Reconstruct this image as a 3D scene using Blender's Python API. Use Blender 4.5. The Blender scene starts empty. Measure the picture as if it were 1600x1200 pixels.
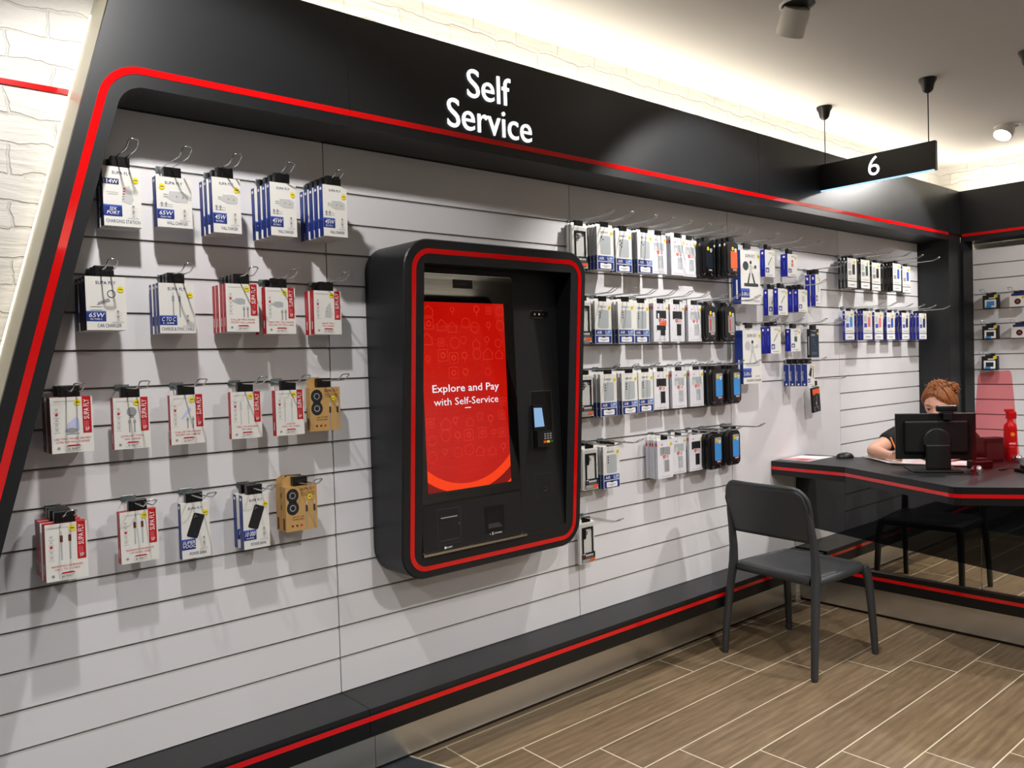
import bpy, bmesh, math, random
from mathutils import Vector, Matrix
random.seed(7)
SC = bpy.context.scene
COL = SC.collection

# ------------------------------------------------------------------ camera
CAM = Vector((-1.36461, -2.56055, 1.46504))
YAW, PITCH, ROLL, FPX = 0.7098485, -0.0261918, -0.0293501, 1265.0
def cam_axes():
    cy, sy = math.cos(YAW), math.sin(YAW)
    fw = Vector((sy*math.cos(PITCH), cy*math.cos(PITCH), math.sin(PITCH)))
    right = Vector((cy, -sy, 0)); up = right.cross(fw)
    cr, sr = math.cos(ROLL), math.sin(ROLL)
    return right*cr + up*sr, up*cr - right*sr, fw
_r, _u, _f = cam_axes()
cd = bpy.data.cameras.new('camera'); cd.sensor_width = 36; cd.lens = FPX*36/1600
cd.clip_start = .05; cd.clip_end = 60
cam = bpy.data.objects.new('camera', cd); COL.objects.link(cam)
M = Matrix.Identity(4)
for i in range(3):
    M[i][0] = _r[i]; M[i][1] = _u[i]; M[i][2] = -_f[i]; M[i][3] = CAM[i]
cam.matrix_world = M
SC.camera = cam

# ------------------------------------------------------------------ world, light, exposure
w = bpy.data.worlds.new('world'); SC.world = w; w.use_nodes = True
w.node_tree.nodes['Background'].inputs[0].default_value = (.75, .8, .9, 1)
w.node_tree.nodes['Background'].inputs[1].default_value = 0.05
vs = SC.view_settings
vs.view_transform = 'Standard'; vs.look = 'None'; vs.gamma = 1; vs.use_curve_mapping = False
vs.exposure = 0.0
CEIL = 2.86
SPOT_W, ROOM_W = 80.0, 120.0
COVE, LEGLED = 14.5, 2.5
def spot(name, loc, target, watts, angle, blend=.55, size=.035, color=(1, .975, .955)):
    l = bpy.data.lights.new(name, 'SPOT'); l.energy = watts; l.spot_size = math.radians(angle)
    l.spot_blend = blend; l.shadow_soft_size = size; l.color = color
    o = bpy.data.objects.new(name, l); COL.objects.link(o); o.location = loc
    o.rotation_euler = (Vector(target)-Vector(loc)).to_track_quat('-Z', 'Y').to_euler()
    return o
# the row of adjustable downlights that washes the display wall
for i, (x, y, tx, tz, k) in enumerate(((-.82, -.93, -.45, .9, 1.0), (1.70, -.84, 2.1, 1.0, 1.3), (4.22, -.74, 3.6, 1.0, 1.0))):
    spot('wall_wash_lamp', (x, y, 2.74), (tx, -.02, tz), SPOT_W*k, 112, .35)
spot('wall_wash_lamp', (4.1, -2.0, 2.78), (5.2, -1.0, 1.3), SPOT_W*.9, 95, .4)
# the other ceiling downlights of the shop
for x, y in ((-2.6, -2.6), (.3, -2.7), (2.9, -2.3), (-1.0, -4.6), (1.8, -4.6), (4.2, -4.3)):
    spot('shop_lamp', (x, y, 2.8), (x+.05, y+.25, 0), ROOM_W, 135, .5, .06)

# ------------------------------------------------------------------ materials
def lin(c):
    return tuple(((v/255)/12.92 if v/255 <= .04045 else ((v/255+.055)/1.055)**2.4) for v in c)
MATS = {}
def mat(name, rgb=None, rough=.5, metal=0, emit=None, estr=0, spec=.5, noise=0, nscale=40, bump=0, bscale=60, trans=0, coat=0, alpha=1, ior=1.45):
    if name in MATS: return MATS[name]
    m = bpy.data.materials.new(name); m.use_nodes = True
    nt = m.node_tree; b = nt.nodes['Principled BSDF']
    c = lin(rgb)
    b.inputs['Base Color'].default_value = (*c, 1)
    b.inputs['Roughness'].default_value = rough
    b.inputs['Metallic'].default_value = metal
    b.inputs['Specular IOR Level'].default_value = spec
    b.inputs['Transmission Weight'].default_value = trans
    b.inputs['Coat Weight'].default_value = coat
    b.inputs['Coat Roughness'].default_value = .02
    b.inputs['Alpha'].default_value = alpha
    b.inputs['IOR'].default_value = ior
    if emit:
        b.inputs['Emission Color'].default_value = (*lin(emit), 1)
        b.inputs['Emission Strength'].default_value = estr
    tc = nt.nodes.new('ShaderNodeTexCoord')
    n = nt.nodes.new('ShaderNodeTexNoise'); n.inputs['Scale'].default_value = nscale
    n.inputs['Detail'].default_value = 4
    nt.links.new(tc.outputs['Object'], n.inputs['Vector'])
    if noise:
        mx = nt.nodes.new('ShaderNodeMix'); mx.data_type = 'RGBA'
        mx.inputs[6].default_value = (*[v*(1-noise) for v in c], 1)
        mx.inputs[7].default_value = (*[min(1, v*(1+noise)) for v in c], 1)
        nt.links.new(n.outputs['Fac'], mx.inputs[0]); nt.links.new(mx.outputs[2], b.inputs['Base Color'])
    if bump:
        n2 = nt.nodes.new('ShaderNodeTexNoise'); n2.inputs['Scale'].default_value = bscale; n2.inputs['Detail'].default_value = 5
        nt.links.new(tc.outputs['Object'], n2.inputs['Vector'])
        bp = nt.nodes.new('ShaderNodeBump'); bp.inputs['Strength'].default_value = bump; bp.inputs['Distance'].default_value = .004
        nt.links.new(n2.outputs['Fac'], bp.inputs['Height']); nt.links.new(bp.outputs['Normal'], b.inputs['Normal'])
    MATS[name] = m
    return m
mat('black_laminate', (25, 26, 28), .42, noise=.1, nscale=30, bump=.03, bscale=900)
mat('black_edge', (12, 12, 13), .35, noise=.05)
mat('monitor_black', (8, 8, 9), .5, noise=.05)
mat('black_plastic', (14, 14, 15), .38, noise=.06)
mat('tab_plastic', (13, 13, 14), .3, noise=.08)
mat('dark_grey_plastic', (52, 54, 56), .45, noise=.06, bump=.04, bscale=1500)
mat('red_gloss', (214, 6, 10), .12, noise=.04, coat=.6)
mat('slat_white', (226, 224, 226), .28, noise=.012, nscale=3, coat=.15)
mat('groove_metal', (205, 203, 200), .4, .1, noise=.05)
mat('groove_dark', (140, 137, 135), .6, noise=.05)
mat('gap_dark', (70, 68, 68), .7, noise=.05)
mat('cream_paint', (222, 214, 186), .35, noise=.02, nscale=6)
mat('ceiling_white', (192, 190, 186), .9, noise=.012, nscale=3, bump=.02, bscale=14)
mat('plain_white', (214, 212, 208), .7, noise=.01, nscale=4)
mat('steel', (214, 211, 204), .27, .9, noise=.05, nscale=5)
mat('chrome', (205, 208, 208), .16, 1, noise=.03)
mat('zinc', (150, 165, 165), .3, .9, noise=.05)
mat('mirror', (222, 218, 208), .015, 1, noise=.005)
mat('black_glass', (17, 19, 22), .03, spec=.5, noise=.03, nscale=4, ior=1.58)
mat('screen_glass', (5, 5, 6), .025, spec=.9, noise=.02, coat=1)
mat('led_warm', (255, 246, 226), .5, emit=(255, 245, 228), estr=COVE, noise=.01)
mat('led_leg', (255, 246, 226), .5, emit=(255, 242, 212), estr=LEGLED, noise=.01)
mat('led_white', (255, 255, 255), .5, emit=(250, 252, 255), estr=1.05, noise=.01)
mat('led_blue', (205, 230, 255), .5, emit=(150, 205, 255), estr=1.3, noise=.01)
mat('lamp_face', (255, 250, 240), .5, emit=(255, 248, 236), estr=14, noise=.01)
mat('lamp_white', (205, 204, 198), .5, noise=.02)
mat('lamp_inside', (60, 60, 58), .5, noise=.02)
mat('carton_white', (229, 227, 221), .45, noise=.015, nscale=8)
mat('carton_blue', (32, 52, 126), .4, noise=.05, nscale=20)
mat('carton_navy', (22, 30, 74), .4, noise=.05, nscale=20)
mat('spine_blue', (24, 30, 140), .4, noise=.05, nscale=20)
mat('spine_black', (22, 22, 24), .45, noise=.05, nscale=20)
mat('carton_red', (188, 18, 30), .4, noise=.05, nscale=20)
mat('kraft', (192, 152, 92), .7, noise=.08, nscale=60)
mat('kraft_print', (96, 44, 26), .7, noise=.05)
mat('ink_navy', (34, 38, 92), .5, noise=.03)
mat('ink_grey', (150, 150, 150), .5, noise=.03)
mat('ink_light', (196, 196, 194), .5, noise=.03)
mat('ink_black', (28, 28, 30), .5, noise=.03)
mat('ink_red', (196, 40, 46), .5, noise=.03)
mat('print_blue', (60, 92, 190), .45, noise=.05)
mat('print_skyblue', (60, 140, 210), .4, noise=.06)
mat('print_white', (238, 238, 236), .45, noise=.01)
mat('print_lilac', (196, 200, 232), .4, noise=.05)
mat('print_phone', (176, 182, 184), .25, noise=.06, nscale=14)
mat('print_green', (60, 86, 74), .4, noise=.05)
mat('print_pink', (226, 120, 130), .4, noise=.05)
mat('orange_print', (232, 92, 40), .4, noise=.05)
mat('sticker_yellow', (238, 216, 24), .45, noise=.03)
mat('gray_card', (186, 188, 196), .4, noise=.05, nscale=14)
mat('heart_card', (224, 223, 228), .3, noise=.03, nscale=14)
mat('clear_card', (204, 204, 200), .15, noise=.06, nscale=12, coat=.5)
mat('rugged_black', (17, 17, 18), .3, noise=.08, nscale=18, bump=.05, bscale=120)
mat('teal_dark', (22, 44, 62), .35, noise=.08, nscale=20)
mat('slate_blue_print', (30, 36, 44), .3, noise=.08)
mat('paper', (238, 238, 238), .7, noise=.01)
mat('pencil_orange', (236, 128, 26), .4, noise=.03)
mat('skin', (222, 170, 146), .5, noise=.05, nscale=26, bump=.03, bscale=240)
mat('skin_dark', (176, 106, 92), .5, noise=.05)
mat('hair_ginger', (150, 92, 50), .5, noise=.35, nscale=70, bump=.5, bscale=120)
mat('shirt_black', (20, 20, 22), .85, noise=.15, nscale=120, bump=.1, bscale=300)
mat('trousers', (30, 31, 36), .85, noise=.1, nscale=100)
mat('eye_white', (225, 220, 214), .2, noise=.01)
mat('eye_dark', (46, 34, 28), .15, noise=.05)
mat('bottle_red', (190, 10, 16), .3, noise=.04)
mat('grey_device', (176, 180, 184), .45, noise=.03)
mat('folder_yellow', (236, 178, 30), .5, noise=.03)
mat('grout', (214, 204, 178), .9, noise=.05)

def glass_red():
    m = bpy.data.materials.new('red_acrylic'); m.use_nodes = True; nt = m.node_tree
    for n in list(nt.nodes): nt.nodes.remove(n)
    out = nt.nodes.new('ShaderNodeOutputMaterial'); mix = nt.nodes.new('ShaderNodeMixShader')
    tr = nt.nodes.new('ShaderNodeBsdfTransparent'); tr.inputs[0].default_value = (.98, .57, .59, 1)
    pb = nt.nodes.new('ShaderNodeBsdfPrincipled'); pb.inputs['Base Color'].default_value = (.55, .004, .01, 1)
    pb.inputs['Roughness'].default_value = .05
    n = nt.nodes.new('ShaderNodeTexNoise'); n.inputs['Scale'].default_value = 3
    r = nt.nodes.new('ShaderNodeMapRange'); r.inputs[3].default_value = .035; r.inputs[4].default_value = .045
    nt.links.new(n.outputs['Fac'], r.inputs[0]); nt.links.new(r.outputs[0], mix.inputs[0])
    nt.links.new(tr.outputs[0], mix.inputs[1]); nt.links.new(pb.outputs[0], mix.inputs[2]); nt.links.new(mix.outputs[0], out.inputs[0])
    MATS['red_acrylic'] = m
glass_red()

def brick_mat():
    m = bpy.data.materials.new('white_brick'); m.use_nodes = True; nt = m.node_tree; b = nt.nodes['Principled BSDF']
    b.inputs['Roughness'].default_value = .6
    tc = nt.nodes.new('ShaderNodeTexCoord'); mp = nt.nodes.new('ShaderNodeMapping')
    mp.inputs['Rotation'].default_value = (math.radians(90), 0, 0)
    nt.links.new(tc.outputs['Object'], mp.inputs[0])
    n = nt.nodes.new('ShaderNodeTexNoise'); n.inputs['Scale'].default_value = 9; n.inputs['Detail'].default_value = 6
    nt.links.new(tc.outputs['Object'], n.inputs['Vector'])
    sub = nt.nodes.new('ShaderNodeVectorMath'); sub.operation = 'SUBTRACT'; sub.inputs[1].default_value = (.5, .5, .5)
    sc = nt.nodes.new('ShaderNodeVectorMath'); sc.operation = 'SCALE'; sc.inputs['Scale'].default_value = .06
    ad = nt.nodes.new('ShaderNodeVectorMath'); ad.operation = 'ADD'
    nt.links.new(n.outputs['Color'], sub.inputs[0]); nt.links.new(sub.outputs[0], sc.inputs[0])
    nt.links.new(mp.outputs[0], ad.inputs[0]); nt.links.new(sc.outputs[0], ad.inputs[1])
    br = nt.nodes.new('ShaderNodeTexBrick'); br.inputs['Scale'].default_value = 1
    br.inputs['Brick Width'].default_value = .235; br.inputs['Row Height'].default_value = .078
    br.inputs['Mortar Size'].default_value = .005; br.inputs['Mortar Smooth'].default_value = .6
    br.inputs['Color1'].default_value = (.57, .55, .51, 1); br.inputs['Color2'].default_value = (.62, .6, .56, 1)
    br.inputs['Mortar'].default_value = (.53, .51, .47, 1)
    nt.links.new(ad.outputs[0], br.inputs['Vector']); nt.links.new(br.outputs['Color'], b.inputs['Base Color'])
    n2 = nt.nodes.new('ShaderNodeTexNoise'); n2.inputs['Scale'].default_value = 17; n2.inputs['Detail'].default_value = 8; n2.inputs['Distortion'].default_value = .6
    mp2 = nt.nodes.new('ShaderNodeMapping'); mp2.inputs['Scale'].default_value = (.3, 1, 1.9)
    nt.links.new(tc.outputs['Object'], mp2.inputs[0]); nt.links.new(mp2.outputs[0], n2.inputs['Vector'])
    rp = nt.nodes.new('ShaderNodeMapRange'); rp.inputs[1].default_value = .36; rp.inputs[2].default_value = .62
    nt.links.new(n2.outputs['Fac'], rp.inputs[0])
    m1 = nt.nodes.new('ShaderNodeMath'); m1.operation = 'MULTIPLY'; m1.inputs[1].default_value = .5
    nt.links.new(rp.outputs[0], m1.inputs[0])
    m2 = nt.nodes.new('ShaderNodeMath'); m2.operation = 'SUBTRACT'
    nt.links.new(m1.outputs[0], m2.inputs[0]); nt.links.new(br.outputs['Fac'], m2.inputs[1])
    bp = nt.nodes.new('ShaderNodeBump'); bp.inputs['Strength'].default_value = .6; bp.inputs['Distance'].default_value = .007
    nt.links.new(m2.outputs[0], bp.inputs['Height']); nt.links.new(bp.outputs[0], b.inputs['Normal'])
    MATS['white_brick'] = m
brick_mat()

def floor_mat():
    """wood-look porcelain planks, each row shifted one sixth, pale grout"""
    m = bpy.data.materials.new('wood_tile'); m.use_nodes = True; nt = m.node_tree; b = nt.nodes['Principled BSDF']
    L = nt.links.new
    def math_(op, a=None, bb=None):
        n = nt.nodes.new('ShaderNodeMath'); n.operation = op
        for i, v in enumerate((a, bb)):
            if v is None: continue
            if isinstance(v, (int, float)): n.inputs[i].default_value = v
            else: L(v, n.inputs[i])
        return n.outputs[0]
    tc = nt.nodes.new('ShaderNodeTexCoord'); sx = nt.nodes.new('ShaderNodeSeparateXYZ'); L(tc.outputs['Object'], sx.inputs[0])
    X, Y = sx.outputs[0], sx.outputs[1]
    W, LEN, STEP = .2102, 1.277, .2075
    rowf = math_('DIVIDE', math_('SUBTRACT', -.04, Y), W)         # row 0 starts at y=-.04 going to -y
    row = math_('FLOOR', rowf); fy = math_('SUBTRACT', rowf, row)
    xs = math_('DIVIDE', math_('SUBTRACT', math_('SUBTRACT', X, .41), math_('MULTIPLY', row, STEP)), LEN)
    colr = math_('FLOOR', xs); fx = math_('SUBTRACT', xs, colr)
    ey = math_('MULTIPLY', math_('SUBTRACT', .5, math_('ABSOLUTE', math_('SUBTRACT', fy, .5))), W)
    ex = math_('MULTIPLY', math_('SUBTRACT', .5, math_('ABSOLUTE', math_('SUBTRACT', fx, .5))), LEN)
    ed = math_('MINIMUM', ex, ey)
    g = nt.nodes.new('ShaderNodeMapRange'); g.inputs[1].default_value = .0021; g.inputs[2].default_value = .0032; L(ed, g.inputs[0])
    cb = nt.nodes.new('ShaderNodeCombineXYZ'); L(row, cb.inputs[0]); L(colr, cb.inputs[1])
    wn = nt.nodes.new('ShaderNodeTexWhiteNoise'); L(cb.outputs[0], wn.inputs[0])
    off = nt.nodes.new('ShaderNodeVectorMath'); off.operation = 'SCALE'; off.inputs['Scale'].default_value = 7; L(wn.outputs['Color'], off.inputs[0])
    ad = nt.nodes.new('ShaderNodeVectorMath'); L(tc.outputs['Object'], ad.inputs[0]); L(off.outputs[0], ad.inputs[1])
    mp = nt.nodes.new('ShaderNodeMapping'); mp.inputs['Scale'].default_value = (2.4, 17, 1); L(ad.outputs[0], mp.inputs[0])
    n1 = nt.nodes.new('ShaderNodeTexNoise'); n1.inputs['Scale'].default_value = 1.6; n1.inputs['Detail'].default_value = 8; n1.inputs['Distortion'].default_value = 1.1; L(mp.outputs[0], n1.inputs['Vector'])
    wv = nt.nodes.new('ShaderNodeTexWave'); wv.wave_type = 'RINGS'; wv.inputs['Scale'].default_value = .55; wv.inputs['Distortion'].default_value = 7
    wv.inputs['Detail'].default_value = 3; wv.inputs['Detail Scale'].default_value = .9; L(mp.outputs[0], wv.inputs['Vector'])
    mp3 = nt.nodes.new('ShaderNodeMapping'); mp3.inputs['Scale'].default_value = (14, 190, 1); L(ad.outputs[0], mp3.inputs[0])
    n3 = nt.nodes.new('ShaderNodeTexNoise'); n3.inputs['Scale'].default_value = 1; n3.inputs['Detail'].default_value = 4; L(mp3.outputs[0], n3.inputs['Vector'])
    f = math_('ADD', math_('MULTIPLY', n1.outputs['Fac'], .66), math_('ADD', math_('MULTIPLY', wv.outputs['Fac'], .1), math_('MULTIPLY', n3.outputs['Fac'], .26)))
    cr = nt.nodes.new('ShaderNodeValToRGB'); L(f, cr.inputs[0])
    cr.color_ramp.elements[0].position = .3; cr.color_ramp.elements[0].color = (*lin((107, 89, 67)), 1)
    cr.color_ramp.elements[1].position = .72; cr.color_ramp.elements[1].color = (*lin((148, 127, 98)), 1)
    e = cr.color_ramp.elements.new(.5); e.color = (*lin((127, 107, 81)), 1)
    tone = nt.nodes.new('ShaderNodeMapRange'); tone.inputs[3].default_value = .9; tone.inputs[4].default_value = 1.08; L(wn.outputs['Value'], tone.inputs[0])
    mv = nt.nodes.new('ShaderNodeVectorMath'); mv.operation = 'SCALE'; L(cr.outputs[0], mv.inputs[0]); L(tone.outputs[0], mv.inputs['Scale'])
    mx = nt.nodes.new('ShaderNodeMix'); mx.data_type = 'RGBA'; L(g.outputs[0], mx.inputs[0])
    mx.inputs[6].default_value = (*lin((222, 210, 184)), 1); L(mv.outputs[0], mx.inputs[7])
    L(mx.outputs[2], b.inputs['Base Color'])
    b.inputs['Roughness'].default_value = .42
    bp = nt.nodes.new('ShaderNodeBump'); bp.inputs['Strength'].default_value = .25; bp.inputs['Distance'].default_value = .002
    hh = math_('ADD', math_('MULTIPLY', n3.outputs['Fac'], .3), g.outputs[0])
    L(hh, bp.inputs['Height']); L(bp.outputs[0], b.inputs['Normal'])
    MATS['wood_tile'] = m
floor_mat()
mat('slate_tile', (60, 66, 72), .55, noise=.25, nscale=9, bump=.15, bscale=40)

def screen_mat():
    m = bpy.data.materials.new('screen_red'); m.use_nodes = True; nt = m.node_tree; b = nt.nodes['Principled BSDF']
    b.inputs['Base Color'].default_value = (.01, .002, .002, 1); b.inputs['Roughness'].default_value = .025
    b.inputs['Coat Weight'].default_value = 1; b.inputs['Coat Roughness'].default_value = .02
    tc = nt.nodes.new('ShaderNodeTexCoord'); n = nt.nodes.new('ShaderNodeTexNoise'); n.inputs['Scale'].default_value = 5
    nt.links.new(tc.outputs['Object'], n.inputs['Vector'])
    cr = nt.nodes.new('ShaderNodeValToRGB'); nt.links.new(n.outputs['Fac'], cr.inputs[0])
    cr.color_ramp.elements[0].position = .3; cr.color_ramp.elements[0].color = (*lin((196, 12, 4)), 1)
    cr.color_ramp.elements[1].position = .7; cr.color_ramp.elements[1].color = (*lin((206, 20, 6)), 1)
    nt.links.new(cr.outputs[0], b.inputs['Emission Color']); b.inputs['Emission Strength'].default_value = .85
    MATS['screen_red'] = m
screen_mat()
def emit_mat(name, rgb, s):
    mat(name, (10, 3, 3), .025, emit=rgb, estr=s, coat=1, noise=.02)
emit_mat('screen_icon', (224, 54, 38), 1.0)
emit_mat('screen_arc', (250, 62, 10), 1.0)
emit_mat('screen_dark', (130, 8, 6), .9)
emit_mat('screen_text', (240, 246, 255), 1.0)
emit_mat('reader_screen', (150, 190, 230), .9)

# ------------------------------------------------------------------ mesh helpers
TXT = {}
def text_geo(s, bold=False):
    k = (s, bold)
    if k not in TXT:
        c = bpy.data.curves.new('t', 'FONT'); c.body = s; c.size = 1; c.resolution_u = 2 if len(s) > 7 or s.isupper() else 5
        if bold: c.offset = .007
        o = bpy.data.objects.new('t', c); me = bpy.data.meshes.new_from_object(o)
        V = [(v.co.x, v.co.y) for v in me.vertices]; F = [tuple(p.vertices) for p in me.polygons]
        bpy.data.objects.remove(o); bpy.data.curves.remove(c); bpy.data.meshes.remove(me)
        x0 = min(v[0] for v in V); x1 = max(v[0] for v in V)
        TXT[k] = ([(v[0]-x0, v[1]) for v in V], F, x1-x0)
    return TXT[k]
class MB:
    def __init__(s): s.v = []; s.f = []; s.m = []; s.sm = []; s.M = Matrix.Identity(4)
    def add(s, V, F, m, smooth=False, M=None):
        b = len(s.v); T = s.M @ M if M is not None else s.M
        s.v += [tuple(T @ Vector(p)) for p in V]
        for f in F: s.f.append(tuple(b+i for i in f)); s.m.append(m); s.sm.append(smooth)
        return s
    def box(s, x0, x1, y0, y1, z0, z1, m, bev=0, M=None, mats=None):
        if bev:
            bm = bmesh.new(); bmesh.ops.create_cube(bm, size=1)
            for v in bm.verts: v.co = Vector(((x0+x1)/2+v.co.x*(x1-x0), (y0+y1)/2+v.co.y*(y1-y0), (z0+z1)/2+v.co.z*(z1-z0)))
            bmesh.ops.bevel(bm, geom=bm.edges[:], offset=bev, segments=2, profile=.5, affect='EDGES')
            bm.verts.ensure_lookup_table()
            s.add([tuple(v.co) for v in bm.verts], [tuple(v.index for v in f.verts) for f in bm.faces], m, False, M); bm.free(); return s
        V = [(x0,y0,z0),(x1,y0,z0),(x1,y1,z0),(x0,y1,z0),(x0,y0,z1),(x1,y0,z1),(x1,y1,z1),(x0,y1,z1)]
        F = {'b':(0,3,2,1),'t':(4,5,6,7),'f':(0,1,5,4),'r':(1,2,6,5),'k':(2,3,7,6),'l':(3,0,4,7)}
        for k, f in F.items(): s.add(V, [f], (mats or {}).get(k, m), False, M)
        return s
    def prism(s, pts, y0, y1, m, M=None, cap=True, smooth=False, side=None):
        """pts in (x,z), extruded from y0 (front) to y1"""
        n = len(pts); V = [(p[0], y0, p[1]) for p in pts]+[(p[0], y1, p[1]) for p in pts]
        if cap: s.add(V, [tuple(range(n)), tuple(range(2*n-1, n-1, -1))], m, False, M)
        s.add(V, [(i, i+n, (i+1) % n+n, (i+1) % n) for i in range(n)], side or m, smooth, M)
        return s
    def slab(s, pts, z0, z1, m, side=None, M=None):
        """pts in (x,y), from z0 to z1"""
        n = len(pts); V = [(p[0], p[1], z0) for p in pts]+[(p[0], p[1], z1) for p in pts]
        s.add(V, [tuple(range(n-1, -1, -1)), tuple(range(n, 2*n))], m, False, M)
        s.add(V, [(i, (i+1) % n, (i+1) % n+n, i+n) for i in range(n)], side or m, False, M)
        return s
    def ribbon(s, A, B, y0, y1, m, M=None):
        """strip between polylines A and B (x,z lists of one length), with depth y0..y1"""
        n = len(A); V = [(p[0], y0, p[1]) for p in A]+[(p[0], y0, p[1]) for p in B]+[(p[0], y1, p[1]) for p in A]+[(p[0], y1, p[1]) for p in B]
        F = []
        for i in range(n-1):
            F += [(i, i+1, n+i+1, n+i), (2*n+i, 3*n+i, 3*n+i+1, 2*n+i+1), (i, 2*n+i, 2*n+i+1, i+1), (n+i, n+i+1, 3*n+i+1, 3*n+i)]
        F += [(0, n, 3*n, 2*n), (n-1, 3*n-1, 4*n-1, 2*n-1)]
        return s.add(V, F, m, False, M)
    def flat(s, pts, y, m, M=None):
        """printed shape on a front face: (x,z) polygon at depth y facing -y"""
        return s.add([(p[0], y, p[1]) for p in pts], [tuple(range(len(pts)))], m, False, M)
    def rect(s, x0, x1, z0, z1, y, m, r=0, M=None):
        if not r: return s.flat([(x0,z0),(x1,z0),(x1,z1),(x0,z1)], y, m, M)
        return s.flat(rrect(x0, x1, z0, z1, r), y, m, M)
    def disc(s, x, z, r, y, m, n=18, M=None, rz=None):
        return s.flat([(x+r*math.cos(2*math.pi*i/n), z+(rz or r)*math.sin(2*math.pi*i/n)) for i in range(n)], y, m, M)
    def ring(s, x, z, r0, r1, y, m, n=18, M=None):
        V = []; 
        for i in range(n):
            a = 2*math.pi*i/n; V += [(x+r0*math.cos(a), y, z+r0*math.sin(a)), (x+r1*math.cos(a), y, z+r1*math.sin(a))]
        return s.add(V, [(2*i, 2*i+1, (2*i+3) % (2*n), (2*i+2) % (2*n)) for i in range(n)], m, False, M)
    def line(s, p, q, wd, y, m, M=None):
        a = Vector(p); b = Vector(q); d = (b-a).normalized(); n = Vector((-d.y, d.x))*wd/2
        return s.flat([tuple(a-n), tuple(b-n), tuple(b+n), tuple(a+n)], y, m, M)
    def text(s, t, x, z, y, m, h=None, wd=None, bold=False, center=True, rot=0, M=None, shear=0, ext=0):
        """capital height h and/or total width wd; (x,z) is the centre (or left) of the base line"""
        V, F, W = text_geo(t, bold)
        sx = (wd/W) if wd else h/.69
        sz = (h/.69) if h else sx
        if not wd: sx = sz
        P = [((v[0]-(W/2 if center else 0))*sx+shear*v[1]*sz, v[1]*sz) for v in V]
        c, q = math.cos(rot), math.sin(rot)
        V3 = [(x+c*a-q*b, y, z+q*a+c*b) for a, b in P]
        s.add(V3, F, m, False, M)
        if ext:
            n = len(V3); E = {}
            for f in F:
                for i in range(len(f)):
                    e = (f[i], f[(i+1) % len(f)])
                    if (e[1], e[0]) in E: del E[(e[1], e[0])]
                    else: E[e] = 1
            s.add(V3+[(p[0], y+ext, p[2]) for p in V3], [(a, b, b+n, a+n) for a, b in E], m, False, M)
        return s
    def tube(s, path, r, m, n=8, M=None, caps=True, sq=1.0):
        P = [Vector(p) for p in path]; k = len(P); R = r if isinstance(r, (list, tuple)) else [r]*k
        V = []; up = None
        for i in range(k):
            d = (P[min(i+1, k-1)]-P[max(i-1, 0)]).normalized()
            if up is None:
                up = Vector((0, 0, 1)) if abs(d.z) < .9 else Vector((1, 0, 0))
            a = d.cross(up).normalized(); b = a.cross(d).normalized(); up = b
            rr = R[i] if isinstance(R[i], (tuple, list)) else (R[i], R[i])
            for j in range(n):
                t = 2*math.pi*j/n; c, q = math.cos(t), math.sin(t)
                if sq != 1: c = math.copysign(abs(c)**sq, c); q = math.copysign(abs(q)**sq, q)
                V.append(tuple(P[i]+a*c*rr[0]+b*q*rr[1]))
        F = [(i*n+j, i*n+(j+1) % n, (i+1)*n+(j+1) % n, (i+1)*n+j) for i in range(k-1) for j in range(n)]
        s.add(V, F, m, True, M)
        if caps: s.add(V, [tuple(range(n-1, -1, -1)), tuple(range((k-1)*n, k*n))], m, False, M)
        return s
    def lathe(s, prof, m, n=24, M=None, smooth=True):
        V = []; k = len(prof)
        for r, z in prof:
            for j in range(n): V.append((r*math.cos(2*math.pi*j/n), r*math.sin(2*math.pi*j/n), z))
        F = [(i*n+j, i*n+(j+1) % n, (i+1)*n+(j+1) % n, (i+1)*n+j) for i in range(k-1) for j in range(n)]
        s.add(V, F, m, smooth, M); s.add(V, [tuple(range(n-1, -1, -1)), tuple(range((k-1)*n, k*n))], m, False, M)
        return s
    def grid(s, fn, nu, nv, m, M=None, smooth=True, loop=False):
        V = [fn(i/(nu if loop else nu-1), j/(nv-1)) for j in range(nv) for i in range(nu)]
        F = []
        for j in range(nv-1):
            for i in range(nu if loop else nu-1):
                F.append((j*nu+i, j*nu+(i+1) % nu, (j+1)*nu+(i+1) % nu, (j+1)*nu+i))
        return s.add(V, F, m, smooth, M)
    def build(s, name, parent=None, fix=False):
        me = bpy.data.meshes.new(name); me.from_pydata(s.v, [], s.f)
        used = []
        for k in s.m:
            if k not in used: used.append(k)
        for k in used: me.materials.append(MATS[k])
        ix = {k: i for i, k in enumerate(used)}
        me.polygons.foreach_set('material_index', [ix[k] for k in s.m]); me.polygons.foreach_set('use_smooth', s.sm)
        if fix:
            bm = bmesh.new(); bm.from_mesh(me); bmesh.ops.recalc_face_normals(bm, faces=bm.faces); bm.to_mesh(me); bm.free()
        me.update()
        o = bpy.data.objects.new(name, me); COL.objects.link(o)
        if parent: o.parent = parent
        return o
def rrect(x0, x1, z0, z1, r, n=5):
    P = []
    for cx, cz, a in ((x1-r, z0+r, -90), (x1-r, z1-r, 0), (x0+r, z1-r, 90), (x0+r, z0+r, 180)):
        for i in range(n+1):
            t = math.radians(a+90*i/n); P.append((cx+r*math.cos(t), cz+r*math.sin(t)))
    return P
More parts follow.
